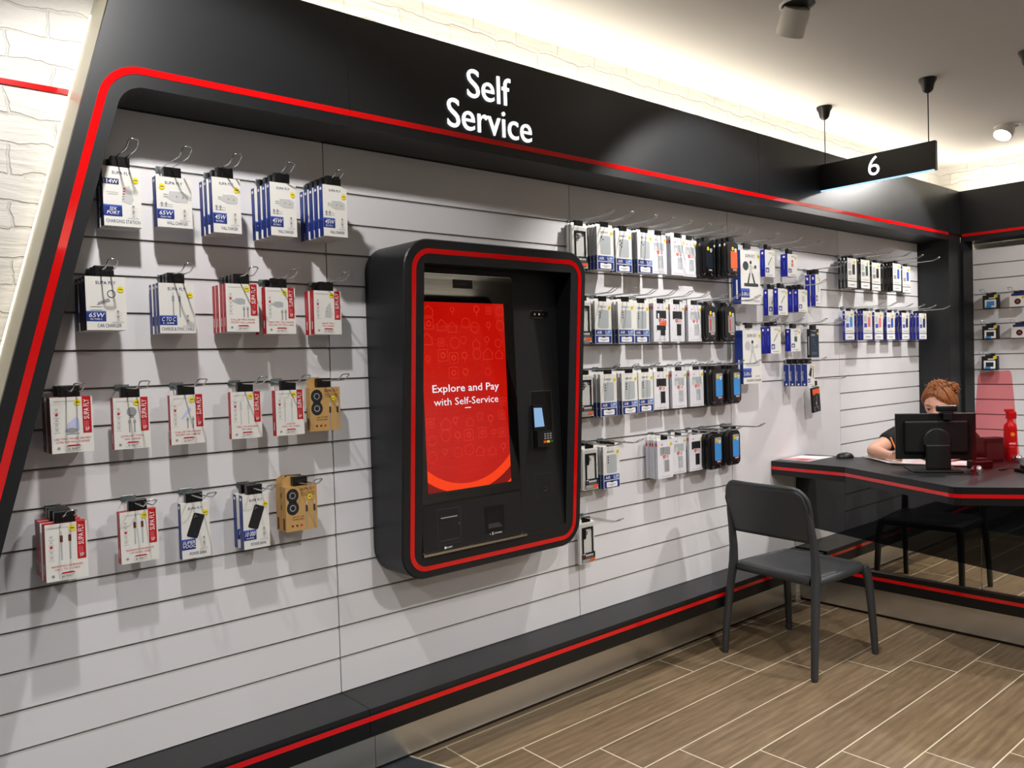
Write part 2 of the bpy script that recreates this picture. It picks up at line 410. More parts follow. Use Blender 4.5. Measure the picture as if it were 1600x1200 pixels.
def fillet(p0, p1, p2, r, n=10):
    """polyline p0-p1-p2 with the corner rounded"""
    A, B, C = Vector(p0), Vector(p1), Vector(p2)
    u = (A-B).normalized(); v = (C-B).normalized()
    th = u.angle(v); d = r/math.tan(th/2); c = B+(u+v).normalized()*(r/math.sin(th/2))
    s = B+u*d-c; e = B+v*d-c
    a0 = math.atan2(s.y, s.x); a1 = math.atan2(e.y, e.x); da = (a1-a0+math.pi) % (2*math.pi)-math.pi
    return [tuple(A)]+[(c.x+r*math.cos(a0+da*i/n), c.y+r*math.sin(a0+da*i/n)) for i in range(n+1)]+[tuple(C)]

def tag(o, label=None, cat=None, group=None, kind=None):
    if label: o['label'] = label
    if cat: o['category'] = cat
    if group: o['group'] = group
    if kind: o['kind'] = kind
    return o
def thing(name, label, cat, loc=(0, 0, 0), rz=0, group=None):
    o = bpy.data.objects.new(name, None); COL.objects.link(o); o.empty_display_size = .05
    o.location = loc; o.rotation_euler = (0, 0, rz)
    return tag(o, label, cat, group)
def copy_thing(src, label, loc, rot=(0, 0, 0), group=None):
    r = src.copy(); COL.objects.link(r); r.location = loc; r.rotation_euler = rot; r['label'] = label
    if group: r['group'] = group
    for ch in list(src.children):
        c = ch.copy(); COL.objects.link(c); c.parent = r
        for g in list(ch.children):
            d = g.copy(); COL.objects.link(d); d.parent = c
    return r
def struct(name, mb, **k): return tag(mb.build(name, **k), kind='structure')
PIT = 0.1093216
def G(i): return .44+(16-i)*PIT
YF = -.215           # front plane of the black surround

# ================================================================== the setting
mb = MB(); mb.box(-4.6, 8.6, -6.3, .06, -.05, 0, 'wood_tile'); struct('floor', mb)
mb = MB(); mb.slab([(-4.5, -.003), (-4.5, -6.2), (1.6, -6.2), (.33, -.2), (.27, -.003)], .0003, .0012, 'slate_tile')
for a, b_ in (((.27, -.003), (.33, -.2)), ((.33, -.2), (1.6, -6.2))):
    d = (Vector(b_)-Vector(a)).normalized(); n_ = Vector((-d.y, d.x))*.0045
    mb.slab([tuple(Vector(a)-n_), tuple(Vector(b_)-n_), tuple(Vector(b_)+n_), tuple(Vector(a)+n_)], .0012, .0016, 'grout')
for yy in (-.25, -.46, -.67, -.88): mb.box(-3, .3-(yy+.2)*.2, yy-.002, yy+.002, .0011, .0015, 'grout')
struct('trim_1', mb)
mb = MB(); mb.box(-4.6, 8.6, -6.3, .06, CEIL, CEIL+.06, 'ceiling_white'); struct('ceiling', mb)
mb = MB(); mb.box(-4.6, 5.3, .022, .06, 0, CEIL, 'white_brick'); struct('wall_back', mb)
mb = MB(); mb.box(0, 3.4, .0, .06, 0, CEIL, 'white_brick')
o = struct('wall_right', mb); o.location = (5.245, .06, 0); o.rotation_euler = (0, 0, -math.pi/2)
mb = MB(); mb.box(-4.6, -4.55, -6.3, .06, 0, CEIL, 'plain_white'); struct('wall_left', mb)
mb = MB(); mb.box(-4.6, 8.6, -6.3, -6.25, 0, CEIL, 'white_brick'); struct('wall_front', mb)
mb = MB(); mb.box(8.55, 8.6, -6.25, .06, 0, CEIL, 'plain_white'); struct('wall_far', mb)
mb = MB(); mb.box(-4.5, -.775, .016, .024, 2.266, 2.281, 'red_gloss'); o = mb.build('wall_stripe')
tag(o, 'thin red stripe running across the white painted brick at far left', 'stripe')

# ---- slatted wall panels
def slat_panel(name, x0, x1, grooves, z0, z1, left=None, M=None, lab=None, plain_below=None):
    mb = MB(); mb.M = M or Matrix.Identity(4)
    gz = sorted(G(i) for i in grooves); H = .0105
    edges = [z0]
    for g in gz: edges += [g-H/2, g+H/2]
    edges.append(z1)
    for k in range(0, len(edges), 2):
        a, b_ = edges[k], edges[k+1]
        la, lb = (left(a), left(b_)) if left else (x0, x0)
        mb.prism([(la, a), (x1, a), (x1, b_), (lb, b_)], 0, .0125, 'slat_white')
    la, lb = (left(z0), left(z1)) if left else (x0, x0)
    mb.prism([(la, z0), (x1, z0), (x1, z1), (lb, z1)], .0125, .019, 'groove_dark')
    for g in gz:   # aluminium lip in the lower half of each groove
        l_ = left(g) if left else x0
        mb.box(l_, x1-.002, .0004, .0125, g-H/2, g-H/2+.0044, 'groove_metal')
    return tag(mb.build(name), lab, 'wall panel', 'slatted wall panels')
LEGS = .27
def legx(x0): return lambda z: x0+LEGS*(z-2.046)
ZT, ZB = 2.246, .32
slat_panel('slatwall_panel', -1.3, -.0022, range(1, 17), ZB, ZT, left=legx(-.80), lab='white slatted wall panel hung with charger boxes, left of the kiosk')
slat_panel('slatwall_panel', .0022, 1.1978, range(1, 17), ZB, ZT, lab='white slatted wall panel that carries the kiosk')
slat_panel('slatwall_panel', 1.2022, 2.3978, range(1, 17), ZB, ZT, lab='white slatted wall panel hung with phone cases, right of the kiosk')
slat_panel('slatwall_panel', 2.4022, 3.5978, range(1, 9), ZB, ZT, lab='white wall panel slatted only in its upper half, behind the chair')
slat_panel('slatwall_panel', 3.6022, 4.78, range(1, 17), ZB, ZT, lab='white slatted wall panel beside the black corner column')
MR = Matrix.Translation((5.1, -.262, 0)) @ Matrix.Rotation(-math.pi/2, 4, 'Z')
slat_panel('slatwall_panel', 0, 1.2, range(1, 17), ZB, 2.19, M=MR, lab='white slatted wall panel on the far end wall, behind the red screen')
slat_panel('slatwall_panel', 1.204, 2.4, range(1, 17), ZB, 2.19, M=MR, lab='white slatted wall panel on the far end wall, nearest the right edge')

# ---- black display surround with its red stripe
def surround(zbot, x_end, joints, lab, M=None, letters=True):
    root = thing('display_surround', lab, 'display frame')
    T = M or Matrix.Identity(4)
    ox, rl, rr, ix = legx(-.845), legx(-.812), legx(-.791), legx(-.758)
    ztop, r1, r0, zs = 2.615, 2.303, 2.284, 2.249
    def path(l, z, r, xe): return fillet((l(zbot), zbot), (l(z), z), (xe, z), r)
    xj = [joints[0]]
    out = path(ox, ztop, .1, xj[0]); inn = path(ix, zs, .075, xj[0])
    a = path(rl, r1, .115, xj[0]); b_ = path(rr, r0, .096, xj[0])
    mb = MB(); mb.M = T
    mb.ribbon(out, a, YF, YF+.02, 'black_laminate'); mb.ribbon(b_, inn, YF, YF+.02, 'black_laminate'); mb.ribbon(a, b_, YF+.004, YF+.02, 'black_edge')
    mb.build('fascia_board', root, fix=True)
    xs = list(joints)+[x_end]
    for i in range(len(xs)-1):
        mb = MB(); mb.M = T; x0, x1 = xs[i]+.0015, xs[i+1]-.0015
        mb.box(x0, x1, YF, YF+.02, r1, ztop, 'black_laminate'); mb.box(x0, x1, YF, YF+.02, zs, r0, 'black_laminate'); mb.box(x0, x1, YF+.004, YF+.02, r0, r1, 'black_edge')
        mb.build('fascia_board', root)
    mb = MB(); mb.M = T
    mb.ribbon(a, b_, YF-.0015, YF+.004, 'red_gloss')
    for i in range(len(xs)-1):
        if xs[i+1] > xs[i]+.1 and xs[i+1] <= 4.79: mb.box(xs[i]+.001, xs[i+1]-.001, YF-.0015, YF+.004, r0, r1, 'red_gloss')
    tag(mb.build('red_stripe', root, fix=True), 'glossy red stripe')
    mb = MB(); mb.M = T
    n = len(out)-1     # pale return on the outer side of the leaning leg
    off = [(p[0]+.006, p[1]-.002) for p in out]
    mb.ribbon(out[:n], off[:n], YF+.02, .02, 'cream_paint')
    tag(mb.build('side_return', root, fix=True), 'cream painted side')
    mb = MB(); mb.M = T
    offi = [(p[0]-.012, p[1]+.012) for p in inn]
    mb.ribbon(inn, offi, YF+.02, .02, 'black_laminate')
    mb.box(xj[0]+.0015, x_end, YF+.02, .02, zs, zs+.014, 'black_laminate')
    mb.build('soffit_board', root, fix=True)
    return root
surround(.2, 5.0, [-.012, 2.38, 4.785], 'black display surround with a red stripe and leaning left leg, around the white slatted wall')
MO = Matrix.Translation((4.7, -6.225, 0)) @ Matrix.Rotation(math.pi, 4, 'Z')
surround(.2, 7.0, [-.012, 2.38, 4.78], 'black display surround with red stripe on the opposite wall, reflected in the kiosk screen', M=MO)
# illuminated letters
root = thing('illuminated_sign', 'glowing white two-line Self Service lettering on the black fascia above the kiosk', 'sign', (.6, YF, 2.31))
mb = MB(); mb.M = Matrix.Translation((-.6, -YF, -2.31))
mb.text('Self', .579, 2.440, YF-.006, 'led_white', h=.103, wd=.208, ext=.005)
mb.text('Service', .584, 2.318, YF-.006, 'led_white', h=.103, wd=.405, ext=.005)
mb.build('lettering', root)
# ---- end wall surround and corner column
root = thing('corner_column', 'black full-height column in the corner behind the seated person', 'column', (4.9, -.1, 0))
mb = MB(); mb.M = Matrix.Translation((-4.9, .1, 0))
mb.box(4.785, 5.0, YF, YF+.02, .0, 2.249, 'black_laminate'); mb.box(4.785, 4.803, YF+.02, .02, 0, 2.249, 'black_laminate')
mb.slab([(5.0, YF), (5.0, -.233), (5.1, -.261), (5.1, YF)][::-1], .0, 2.249, 'black_laminate')
mb.build('column_board', root)
root = thing('end_fascia', 'black fascia with a red stripe along the end wall, above its slatted panels', 'fascia', (5.0, -1.4, 2.25))
mb = MB(); mb.M = Matrix.Translation((-5, 1.4, -2.25))
mb.box(5.0, 5.02, -3.2, YF+.02, 2.303, 2.615, 'black_laminate'); mb.box(5.0, 5.02, -3.2, YF-.001, 2.249, 2.284, 'black_laminate')
mb.box(5.02, 5.24, -3.2, YF, 2.249, 2.263, 'black_laminate'); mb.box(5.004, 5.02, -3.2, YF+.02, 2.284, 2.303, 'black_edge'); mb.build('fascia_board', root)
mb = MB(); mb.M = Matrix.Translation((-5, 1.4, -2.25)); mb.box(4.9985, 5.004, -3.2, YF-.012, 2.284, 2.303, 'red_gloss'); tag(mb.build('red_stripe', root), 'glossy red stripe')
# ---- plinth under the display wall
def plinth(x0, x1, lab, joint=True):
    root = thing('display_plinth', lab, 'plinth', ((x0+x1)/2, -.1, 0))
    T = Matrix.Translation((-(x0+x1)/2, .1, 0)); Y = -.192
    mb = MB(); mb.M = T
    js = [x0, 0, 2.4, x1]
    for i in range(3):
        mb.box(js[i]+.001, js[i+1]-.001, Y, .018, .302, .318, 'black_laminate')
        mb.box(js[i]+.001, js[i+1]-.001, Y, Y+.018, .293, .302, 'black_edge'); mb.box(js[i]+.001, js[i+1]-.001, Y, Y+.018, .222, .276, 'black_edge')
        mb.box(js[i]+.001, js[i+1]-.001, Y+.004, Y+.018, .276, .293, 'black_edge')
    mb.box(x0, x1, Y+.018, .018, .222, .236, 'black_edge')
    mb.build('ledge', root)
    mb = MB(); mb.M = T
    mb.box(x0, x1, Y-.0012, Y+.004, .276, .293, 'red_gloss'); tag(mb.build('red_stripe', root), 'glossy red stripe')
    mb = MB(); mb.M = T
    mb.box(x0, .12, -.012, .01, .012, .222, 'steel'); mb.box(.122, x1, -.012, .01, .012, .222, 'steel'); mb.box(x0, x1, -.008, .01, .0005, .012, 'black_edge')
    tag(mb.build('kick_plate', root), 'brushed steel kick plate')
plinth(-1.9, 3.0, 'low black ledge with a red stripe and steel kick plate along the wall')
# ---- cove light strips
def strip(x0, x1, y0, y1, z0, z1, lab):
    mb = MB(); mb.box(x0, x1, y0, y1, z0, z1, 'led_warm'); tag(mb.build('led_strip'), lab, 'light strip', 'hidden light strips')
strip(-.62, 4.95, -.14, -.04, 2.584, 2.59, 'warm light strip hidden behind the black fascia above the slatted wall')
strip(5.07, 5.17, -3.1, -.15, 2.584, 2.59, 'warm light strip hidden behind the fascia of the end wall')
P0, P1 = (legx(-.845)(.3), .3), (legx(-.845)(2.5), 2.5)
mb = MB(); mb.ribbon([(P0[0]-.003, P0[1]), (P1[0]-.003, P1[1])], [P0, P1], -.004, .006, 'led_leg')
tag(mb.build('led_strip', fix=True), 'warm light strip along the back edge of the leaning black leg', 'light strip', 'hidden light strips')
mb = MB(); mb.M = MO; mb.box(-.62, 6.8, -.14, -.04, 2.584, 2.59, 'led_warm')
tag(mb.build('led_strip', fix=True), 'warm light strip hidden above the surround on the opposite wall', 'light strip', 'hidden light strips')
mb = MB(); mb.M = MO; mb.ribbon([(P0[0]-.003, P0[1]), (P1[0]-.003, P1[1])], [P0, P1], -.004, .006, 'led_leg')
tag(mb.build('led_strip', fix=True), 'warm light strip along the leaning leg on the opposite wall', 'light strip', 'hidden light strips')


# ================================================================== packs hanging on hooks
ICON = ['ink_light', 'ink_grey']
def tab_part(root, d, h, w=.05, hh=.034, z=None):
    """black anti-theft clip on the top edge of a pack"""
    mb = MB(); z = h-.003 if z is None else z
    q = min(.011, d*.44)
    mb.box(-w/2, w/2, -d*.5-q, -d*.5+q, z, z+hh, 'tab_plastic', bev=min(.0022, q*.3))
    mb.box(-w*.2, w*.28, -d*.5-q-.0005-q*.06, -d*.5-q, z+.006, z+hh-.012, 'tab_plastic', bev=.001)
    return mb.build('security_tab', root)
def sticker(root, x, z, y, r=.0085):
    mb = MB(); mb.disc(x, z, r, y-.0009, 'sticker_yellow'); mb.rect(x-r*.6, x+r*.6, z-r*.12, z+r*.14, y-.0011, 'ink_navy')
    return tag(mb.build('price_sticker', root), 'round yellow price sticker')
def cable_pic(mb, x, z, hgt, y, m='ink_grey', gap=.018, plug='ink_grey'):
    for k in (-1, 1):
        xx = x+k*gap/2
        mb.rect(xx-.0035, xx+.0035, z+hgt*.62, z+hgt*.86, y, plug, .0015); mb.rect(xx-.0022, xx+.0022, z+hgt*.86, z+hgt, y, 'ink_light')
        mb.rect(xx-.0018, xx+.0018, z, z+hgt*.62, y, m)
def charger_pic(mb, x, z, s, y, m='ink_light'):
    mb.flat([(x-s, z-s*.2), (x-s*.75, z+s*.5), (x+s*.5, z+s*.55), (x+s, z+s*.25), (x+s*.95, z-s*.5), (x-s*.3, z-s*.55)], y, m)
    mb.flat([(x-s*.75, z+s*.5), (x-s*.6, z+s*.62), (x+s*.6, z+s*.66), (x+s, z+s*.25), (x+s*.5, z+s*.55)], y-.0001, 'print_white')
    mb.disc(x-s*.1, z, s*.1, y-.0001, 'ink_grey', 8); mb.disc(x+s*.5, z-s*.05, s*.1, y-.0001, 'ink_grey', 8)
    mb.rect(x-s*1.35, x-s*.95, z+s*.1, z+s*.18, y, 'ink_grey'); mb.rect(x-s*1.35, x-s*.95, z-s*.12, z-s*.04, y, 'ink_grey')
def phone_pic(mb, x, z, wd, ht, a, y, m='ink_black'):
    R = Matrix.Translation((x, 0, z)) @ Matrix.Rotation(a, 4, 'Y')
    mb.rect(-wd/2, wd/2, -ht/2, ht/2, y, m, wd*.16, M=R); mb.rect(-wd*.42, -wd*.05, ht*.28, ht*.45, y-.0002, 'black_edge', wd*.07, M=R)
    for q in ((-.32, .4), (-.32, .32), (-.17, .37)): mb.disc(wd*q[0], ht*q[1], wd*.05, y-.0004, 'ink_grey', 8, M=R)
def blue_pack(w, h, d, badge, caption, pic, stick='r', spine='carton_blue', head=None):
    root = thing('charger_box', 'x', 'boxed charger'); y = -d-.0006
    mb = MB(); mb.box(-w/2, w/2, -d, 0, 0, h, 'carton_white', mats={'l': spine, 't': 'carton_white'})
    X = -w/2-.0006   # printing on the spine
    mb.add([(X, -d*.75, h*.9), (X, -d*.25, h*.9), (X, -d*.25, h*.95), (X, -d*.75, h*.95)], [(0, 1, 2, 3)], 'print_white')
    mb.add([(X, -d*.58, h*.3), (X, -d*.42, h*.3), (X, -d*.42, h*.74), (X, -d*.58, h*.74)], [(0, 1, 2, 3)], 'print_blue')
    mb.text('SUPA FLY', 0, h-.021, y, 'ink_navy', wd=w*.5, bold=True)
    if head: mb.rect(-w/2, -w*.08, h-.05, h-.034, y, 'ink_navy'); mb.text(head, -w*.29, h-.0475, y-.0002, 'print_white', h=.011, bold=True)
    bw = w*.48; bh = h*.19 if len(badge) > 1 else h*.14; bz = h*.165
    mb.rect(-w/2, -w/2+bw, bz, bz+bh, y, 'carton_blue'); mb.rect(-w/2, -w/2+bw, bz+bh*.86, bz+bh, y-.0001, 'print_blue')
    if len(badge) == 3:
        mb.text(badge[0], -w/2+bw/2, bz+bh*.52, y-.0003, 'print_white', h=bh*.29, bold=True, shear=.2); mb.text(badge[1], -w/2+bw/2, bz+bh*.17, y-.0003, 'print_white', h=bh*.29, bold=True, shear=.2)
    else:
        big = bh*.42
        mb.text(badge[0], -w/2+bw/2, bz+bh*.4, y-.0003, 'print_white', h=big, wd=bw*.78, bold=True, shear=.2)
        if len(badge) > 1: mb.text(badge[1], -w/2+bw/2, bz+bh*.12, y-.0003, 'print_white', h=bh*.16, wd=bw*.6, bold=True)
    mb.text(caption, w*.06 if len(caption) < 16 else 0, h*.055, y, 'ink_navy', wd=w*(.6 if len(caption) < 16 else .9), h=.0095)
    for k in range(4): mb.disc(w*.28, h*.2+k*h*.05, .0035, y, ICON[k % 2], 8); mb.rect(w*.2, w*.38, h*.17+k*h*.05, h*.175+k*h*.05, y, 'ink_light')
    mb.rect(w*.12, w*.42, h*.14, h*.155, y, 'ink_light')
    if pic == 'charger': charger_pic(mb, w*.1, h*.62, w*.3, y); cable_pic(mb, -w*.3, h*.4, h*.1, y, gap=.012); mb.rect(-w*.42, -w*.05, h*.45, h*.456, y, 'ink_grey'); mb.rect(-w*.42, -w*.05, h*.41, h*.416, y, 'ink_grey')
    if pic == 'cable': cable_pic(mb, -w*.02, h*.32, h*.5, y, gap=w*.18)
    if pic == 'car':
        mb.flat([(-w*.24, h*.46), (-w*.2, h*.52), (w*.06, h*.6), (w*.1, h*.54)], y, 'ink_grey'); mb.ring(w*.13, h*.68, w*.085, w*.105, y, 'ink_black', 20); mb.rect(-w*.4, -w*.1, h*.43, h*.437, y, 'ink_black'); mb.rect(-w*.4, -w*.1, h*.37, h*.377, y, 'ink_black')
    if pic == 'station':
        mb.flat([(-w*.02, h*.42), (w*.02, h*.66), (w*.2, h*.7), (w*.3, h*.46), (w*.22, h*.38)], y, 'ink_light')
        for k in range(5): mb.rect(-w*.01+k*.001, w*.05+k*.001, h*.45+k*h*.045, h*.47+k*h*.045, y-.0002, 'ink_red' if k > 1 else 'ink_grey')
        mb.rect(-w*.42, -w*.1, h*.56, h*.575, y, 'ink_light'); mb.rect(-w*.38, -w*.12, h*.53, h*.537, y, 'ink_grey')
    if pic == 'phone': phone_pic(mb, 0, h*.58, w*.4, h*.44, math.radians(20), y)
    mb.build('carton', root); tab_part(root, d, h)
    sticker(root, (.36 if stick == 'r' else -.34)*w, h-(.034 if stick == 'r' else .03), y)
    return root
def red_pack(w, h, d, lines, watt, pic, red_top=False):
    root = thing('charger_box', 'x', 'boxed charger'); y = -d-.0006
    mb = MB(); mb.box(-w/2, w/2, -d, 0, 0, h, 'carton_white', mats={'l': 'carton_red', 't': 'carton_red'})
    X = -w/2-.0006
    mb.add([(X, -d*.6, h*.12), (X, -d*.4, h*.12), (X, -d*.4, h*.3), (X, -d*.6, h*.3)], [(0, 1, 2, 3)], 'print_white')
    mb.add([(X, -d*.55, h*.4), (X, -d*.45, h*.4), (X, -d*.45, h*.84), (X, -d*.55, h*.84)], [(0, 1, 2, 3)], 'print_pink')
    x0, x1 = w*.25, w*.46; zb = h*.34
    mb.rect(x0, x1, zb, h, y, 'carton_red')
    mb.text('SUPA FLY', (x0+x1)/2+.0055, h*.77, y-.0003, 'print_white', wd=h*.36, h=.013, bold=True, rot=math.pi/2)
    mb.text('SF', (x0+x1)/2, zb+.006, y-.0003, 'print_white', h=.0085, bold=True)
    for k in range(3): mb.rect(x0+.004+k*.004, x0+.0055+k*.004, h*.44, h*.56, y-.0003, 'print_pink')
    for k in range(5):
        z = h*.78-k*h*.09
        mb.disc(-w*.36, z, .0038, y, 'ink_red' if k == (2 if red_top else 1) else ICON[0], 12); mb.rect(-w*.43, -w*.29, z-.0085, z-.0072, y, 'ink_light')
    mb.rect(-w*.42, w*.1, h*.925, h*.935, y, 'ink_light')
    for k, t in enumerate(lines): mb.text(t, 0, h*.235-k*.0085, y, 'ink_red', wd=min(w*.86, .0036*len(t)), h=.0052)
    mb.flat([(-w*.16, h*.115), (w*.2, h*.115), (w*.14, h*.14), (-w*.12, h*.14)], y, 'carton_red')
    mb.rect(-w*.19, w*.22, h*.035, h*.105, y, 'ink_light', .003); mb.rect(-w*.185, w*.215, h*.04, h*.1, y-.0002, 'carton_white', .003)
    mb.text(watt, w*.015, h*.052, y-.0004, 'ink_black', h=.0055, wd=w*.3, bold=True)
    mb.disc(-w*.34, h*.09, .004, y, 'ink_grey', 10)
    if pic == 'plug': mb.flat([(-w*.18, h*.38), (-w*.12, h*.52), (w*.1, h*.64), (w*.16, h*.6), (w*.18, h*.4), (0, h*.34)], y, 'print_lilac'); mb.disc(-w*.02, h*.4, w*.14, y-.0002, 'ink_grey', 16, rz=h*.045); mb.rect(-w*.15, w*.16, h*.33, h*.345, y, 'ink_grey')
    if pic == 'adapter': mb.disc(0, h*.72, w*.14, y, 'ink_grey', 16); cable_pic(mb, 0, h*.32, h*.28, y, gap=.014); mb.rect(-w*.06, w*.06, h*.6, h*.66, y, 'ink_grey')
    if pic == 'car': mb.flat([(-w*.2, h*.52), (-w*.14, h*.5), (w*.12, h*.7), (w*.06, h*.76)], y, 'print_lilac'); cable_pic(mb, w*.08, h*.32, h*.24, y, gap=.016)
    if pic == 'white_cable': cable_pic(mb, -w*.06, h*.3, h*.5, y, 'ink_light', gap=.024, plug='ink_light')
    if pic == 'cube': charger_pic(mb, -w*.08, h*.64, w*.17, y, 'print_phone'); cable_pic(mb, w*.1, h*.3, h*.24, y, gap=.012)
    if pic == 'tall': mb.flat([(-w*.12, h*.4), (-w*.06, h*.62), (w*.1, h*.74), (w*.16, h*.46), (w*.1, h*.38)], y, 'ink_light'); mb.rect(-w*.06, -.0, h*.52, h*.535, y-.0002, 'ink_grey')
    if pic == 'braid': cable_pic(mb, -w*.02, h*.36, h*.5, y, 'print_phone', gap=w*.2, plug='kraft_print')
    mb.build('carton', root); tab_part(root, d, h); sticker(root, w*.14, h*.9, y)
    return root
def kraft_pack(w, h, d, lines):
    root = thing('cable_box', 'x', 'boxed cable'); y = -d-.0006
    mb = MB(); mb.box(-w/2, w/2, -d, 0, 0, h, 'kraft')
    mb.flat([(-w/2, h), (w*.3, h), (w*.3, h+.03), (-w*.34, h+.034), (-w/2, h+.022)], -.006, 'kraft'); mb.flat([(-w*.2, h+.018), (-w*.16, h+.018), (-w*.16, h+.026), (-w*.2, h+.026)], -.0064, 'ink_black')
    for z in (.8, .52): mb.disc(-w*.28, h*z, w*.19, y, 'ink_black', 20, rz=h*.155); mb.ring(-w*.28, h*z, w*.07, w*.1, y-.0002, 'ink_grey', 16); mb.ring(-w*.28, h*z, w*.13, w*.145, y-.0002, 'dark_grey_plastic', 16)
    mb.rect(-w*.4, -w*.16, h*.6, h*.72, y-.0001, 'ink_black')
    mb.text('SUPA FLY', w*.2, h*.89, y, 'kraft_print', wd=w*.46, h=.009, bold=True)
    for k, t in enumerate(lines): mb.text(t, w*.22, h*.82-k*.0075, y, 'kraft_print', h=.0042, wd=w*.42, bold=True)
    for k, t in enumerate(('USB TO TYPE', 'WOVEN CABLE')): mb.text(t, -w*.12, h*.3-k*.008, y, 'kraft_print', h=.0045, wd=w*.36, bold=True)
    for k in range(3): mb.disc(-w*.3+k*w*.14, h*.12, .004, y, ('kraft_print', 'kraft_print', 'ink_red')[k], 10)
    cable_pic(mb, w*.28, h*.02, h*.62, y, 'ink_grey', gap=w*.25, plug='dark_grey_plastic')
    X = -w/2-.0006; mb.add([(X, -d*.7, h*.03), (X, -d*.3, h*.03), (X, -d*.3, h*.3), (X, -d*.7, h*.3)], [(0, 1, 2, 3)], 'kraft_print')
    mb.build('carton', root); tab_part(root, d, h); sticker(root, w*.26, h*.74, y)
    return root
def air_pack(w, h, d, cams):
    root = thing('phone_case_box', 'x', 'boxed phone case'); y = -d-.0006
    mb = MB(); mb.box(-w/2, w/2, -d, 0, 0, h, 'carton_white', mats={'l': 'gray_card'})
    X = -w/2-.0006; mb.add([(X, -d, .0), (X, 0, .0), (X, 0, h*.34), (X, -d, h*.34)], [(0, 1, 2, 3)], 'carton_blue')
    mb.add([(X-.0002, -d*.7, h*.4), (X-.0002, -d*.3, h*.4), (X-.0002, -d*.3, h*.8), (X-.0002, -d*.7, h*.8)], [(0, 1, 2, 3)], 'ink_grey')
    mb.rect(-w*.3, w*.32, h*.36, h*.8, y, 'print_phone', w*.08); mb.ring(0, 0, 0, 0, y, 'ink_grey', 3)
    for k in range(cams):
        if cams == 3: mb.disc(-w*.2, h*.74-k*h*.062, w*.035, y-.0003, 'ink_black', 10)
        else: mb.disc(-w*.22+(k % 2)*w*.09, h*.75-k*h*.045, w*.036, y-.0003, 'ink_black', 10)
    mb.text('SUPA FLY', -w*.04, h*.85, y, 'ink_navy', wd=w*.44, h=.0085, bold=True)
    mb.rect(-w*.47, w*.47, h*.205, h*.325, y, 'carton_blue'); mb.rect(w*.25, w*.47, h*.205, h*.325, y-.0001, 'print_blue'); mb.rect(w*.4, w*.47, h*.205, h*.325, y-.0002, 'print_skyblue')
    mb.text('AIR', -w*.24, h*.23, y-.0004, 'print_white', h=.0125, wd=w*.3, bold=True); mb.text('SLIM', w*.24, h*.255, y-.0004, 'print_white', h=.009, wd=w*.3, bold=True); mb.rect(w*.1, w*.38, h*.225, h*.238, y-.0004, 'print_white'); mb.rect(.0, w*.012, h*.215, h*.315, y-.0004, 'print_blue')
    mb.rect(-w*.47, w*.47, .002, h*.185, y, 'carton_blue'); mb.rect(-w*.33, w*.33, h*.03, h*.155, y-.0002, 'print_white', .004); mb.rect(-w*.1, w*.1, h*.14, h*.17, y-.0004, 'ink_black'); mb.rect(-w*.22, w*.22, h*.085, h*.1, y-.0004, 'ink_grey'); mb.rect(-w*.1, w*.1, h*.06, h*.072, y-.0004, 'ink_grey')
    mb.box(-w*.5, w*.5, -d*.5-.0006, -d*.5, h, h+.012, 'carton_white')
    mb.build('carton', root); tab_part(root, d, h, .05, .03, h-.006); sticker(root, w*.38, h*.86, y)
    return root
def heart_pack(w, h, d, win):
    root = thing('phone_case_box', 'x', 'boxed phone case'); y = -d-.0006
    mb = MB(); mb.box(-w/2, w/2, -d, 0, 0, h, 'heart_card', mats={'l': 'gray_card'})
    X = -w/2-.0006; mb.add([(X, -d*.8, h*.84), (X, -d*.2, h*.84), (X, -d*.2, h*.93), (X, -d*.8, h*.93)], [(0, 1, 2, 3)], 'ink_red')
    wm = {'grey': 'print_phone', 'black': 'ink_black', 'brown': 'ink_grey', 'open': 'ink_black'}[win]
    mb.rect(-w*.32, w*.34, h*.6, h*.81, y, wm); mb.rect(-w*.05, w*.26, h*.16, h*.47, y, wm)
    if win == 'grey': mb.rect(-w*.05, w*.15, h*.16, h*.34, y-.0001, 'gray_card'); mb.rect(-w*.28, -w*.06, h*.6, h*.72, y-.0001, 'ink_light')
    if win == 'open': mb.rect(-w*.22, -w*.12, h*.62, h*.74, y-.0002, 'print_white', .003); mb.rect(-w*.1, w*.34, h*.42, h*.56, y-.0003, 'orange_print'); mb.rect(-w*.3, w*.3, h*.3, h*.43, y-.0002, 'ink_black')
    for dx, s in ((-.06, .012), (.16, .009)):      # red heart badge
        cx, cz = w*dx, h*.56; P = []
        for i in range(20):
            t = 2*math.pi*i/20; P.append((cx+s*.95*math.sin(t)**3, cz+s*(.81*math.cos(t)-.31*math.cos(2*t)-.12*math.cos(3*t)-.06*math.cos(4*t))))
        if dx < 0: mb.flat([(cx+(p[0]-cx)*1.25, cz+(p[1]-cz)*1.25) for p in P], y-.0004, 'print_white'); mb.flat(P, y-.0006, 'ink_red'); mb.rect(cx-s*.4, cx+s*.4, cz-s*.05, cz+s*.2, y-.0008, 'print_white')
        else: mb.disc(cx, cz, s*1.1, y-.0004, 'print_white', 14); mb.ring(cx, cz, s*.45, s*.85, y-.0006, 'ink_red', 14)
    mb.rect(-w*.36, w*.36, h*.045, h*.052, y, 'ink_grey'); mb.rect(-w*.38, -w*.26, h*.28, h*.29, y, 'ink_light'); mb.rect(-w*.38, -w*.26, h*.36, h*.37, y, 'ink_light'); mb.disc(-w*.2, h*.88, .004, y, 'ink_red', 10)
    mb.box(-w*.46, w*.1, -d*.5-.0006, -d*.5, h, h+.024, 'carton_white'); mb.disc(-w*.3, h+.014, .004, -d*.5-.001, 'ink_light', 10)
    mb.build('carton', root); tab_part(root, d, h, .045, .03, h-.006); sticker(root, w*.4, h*.88, y)
    return root
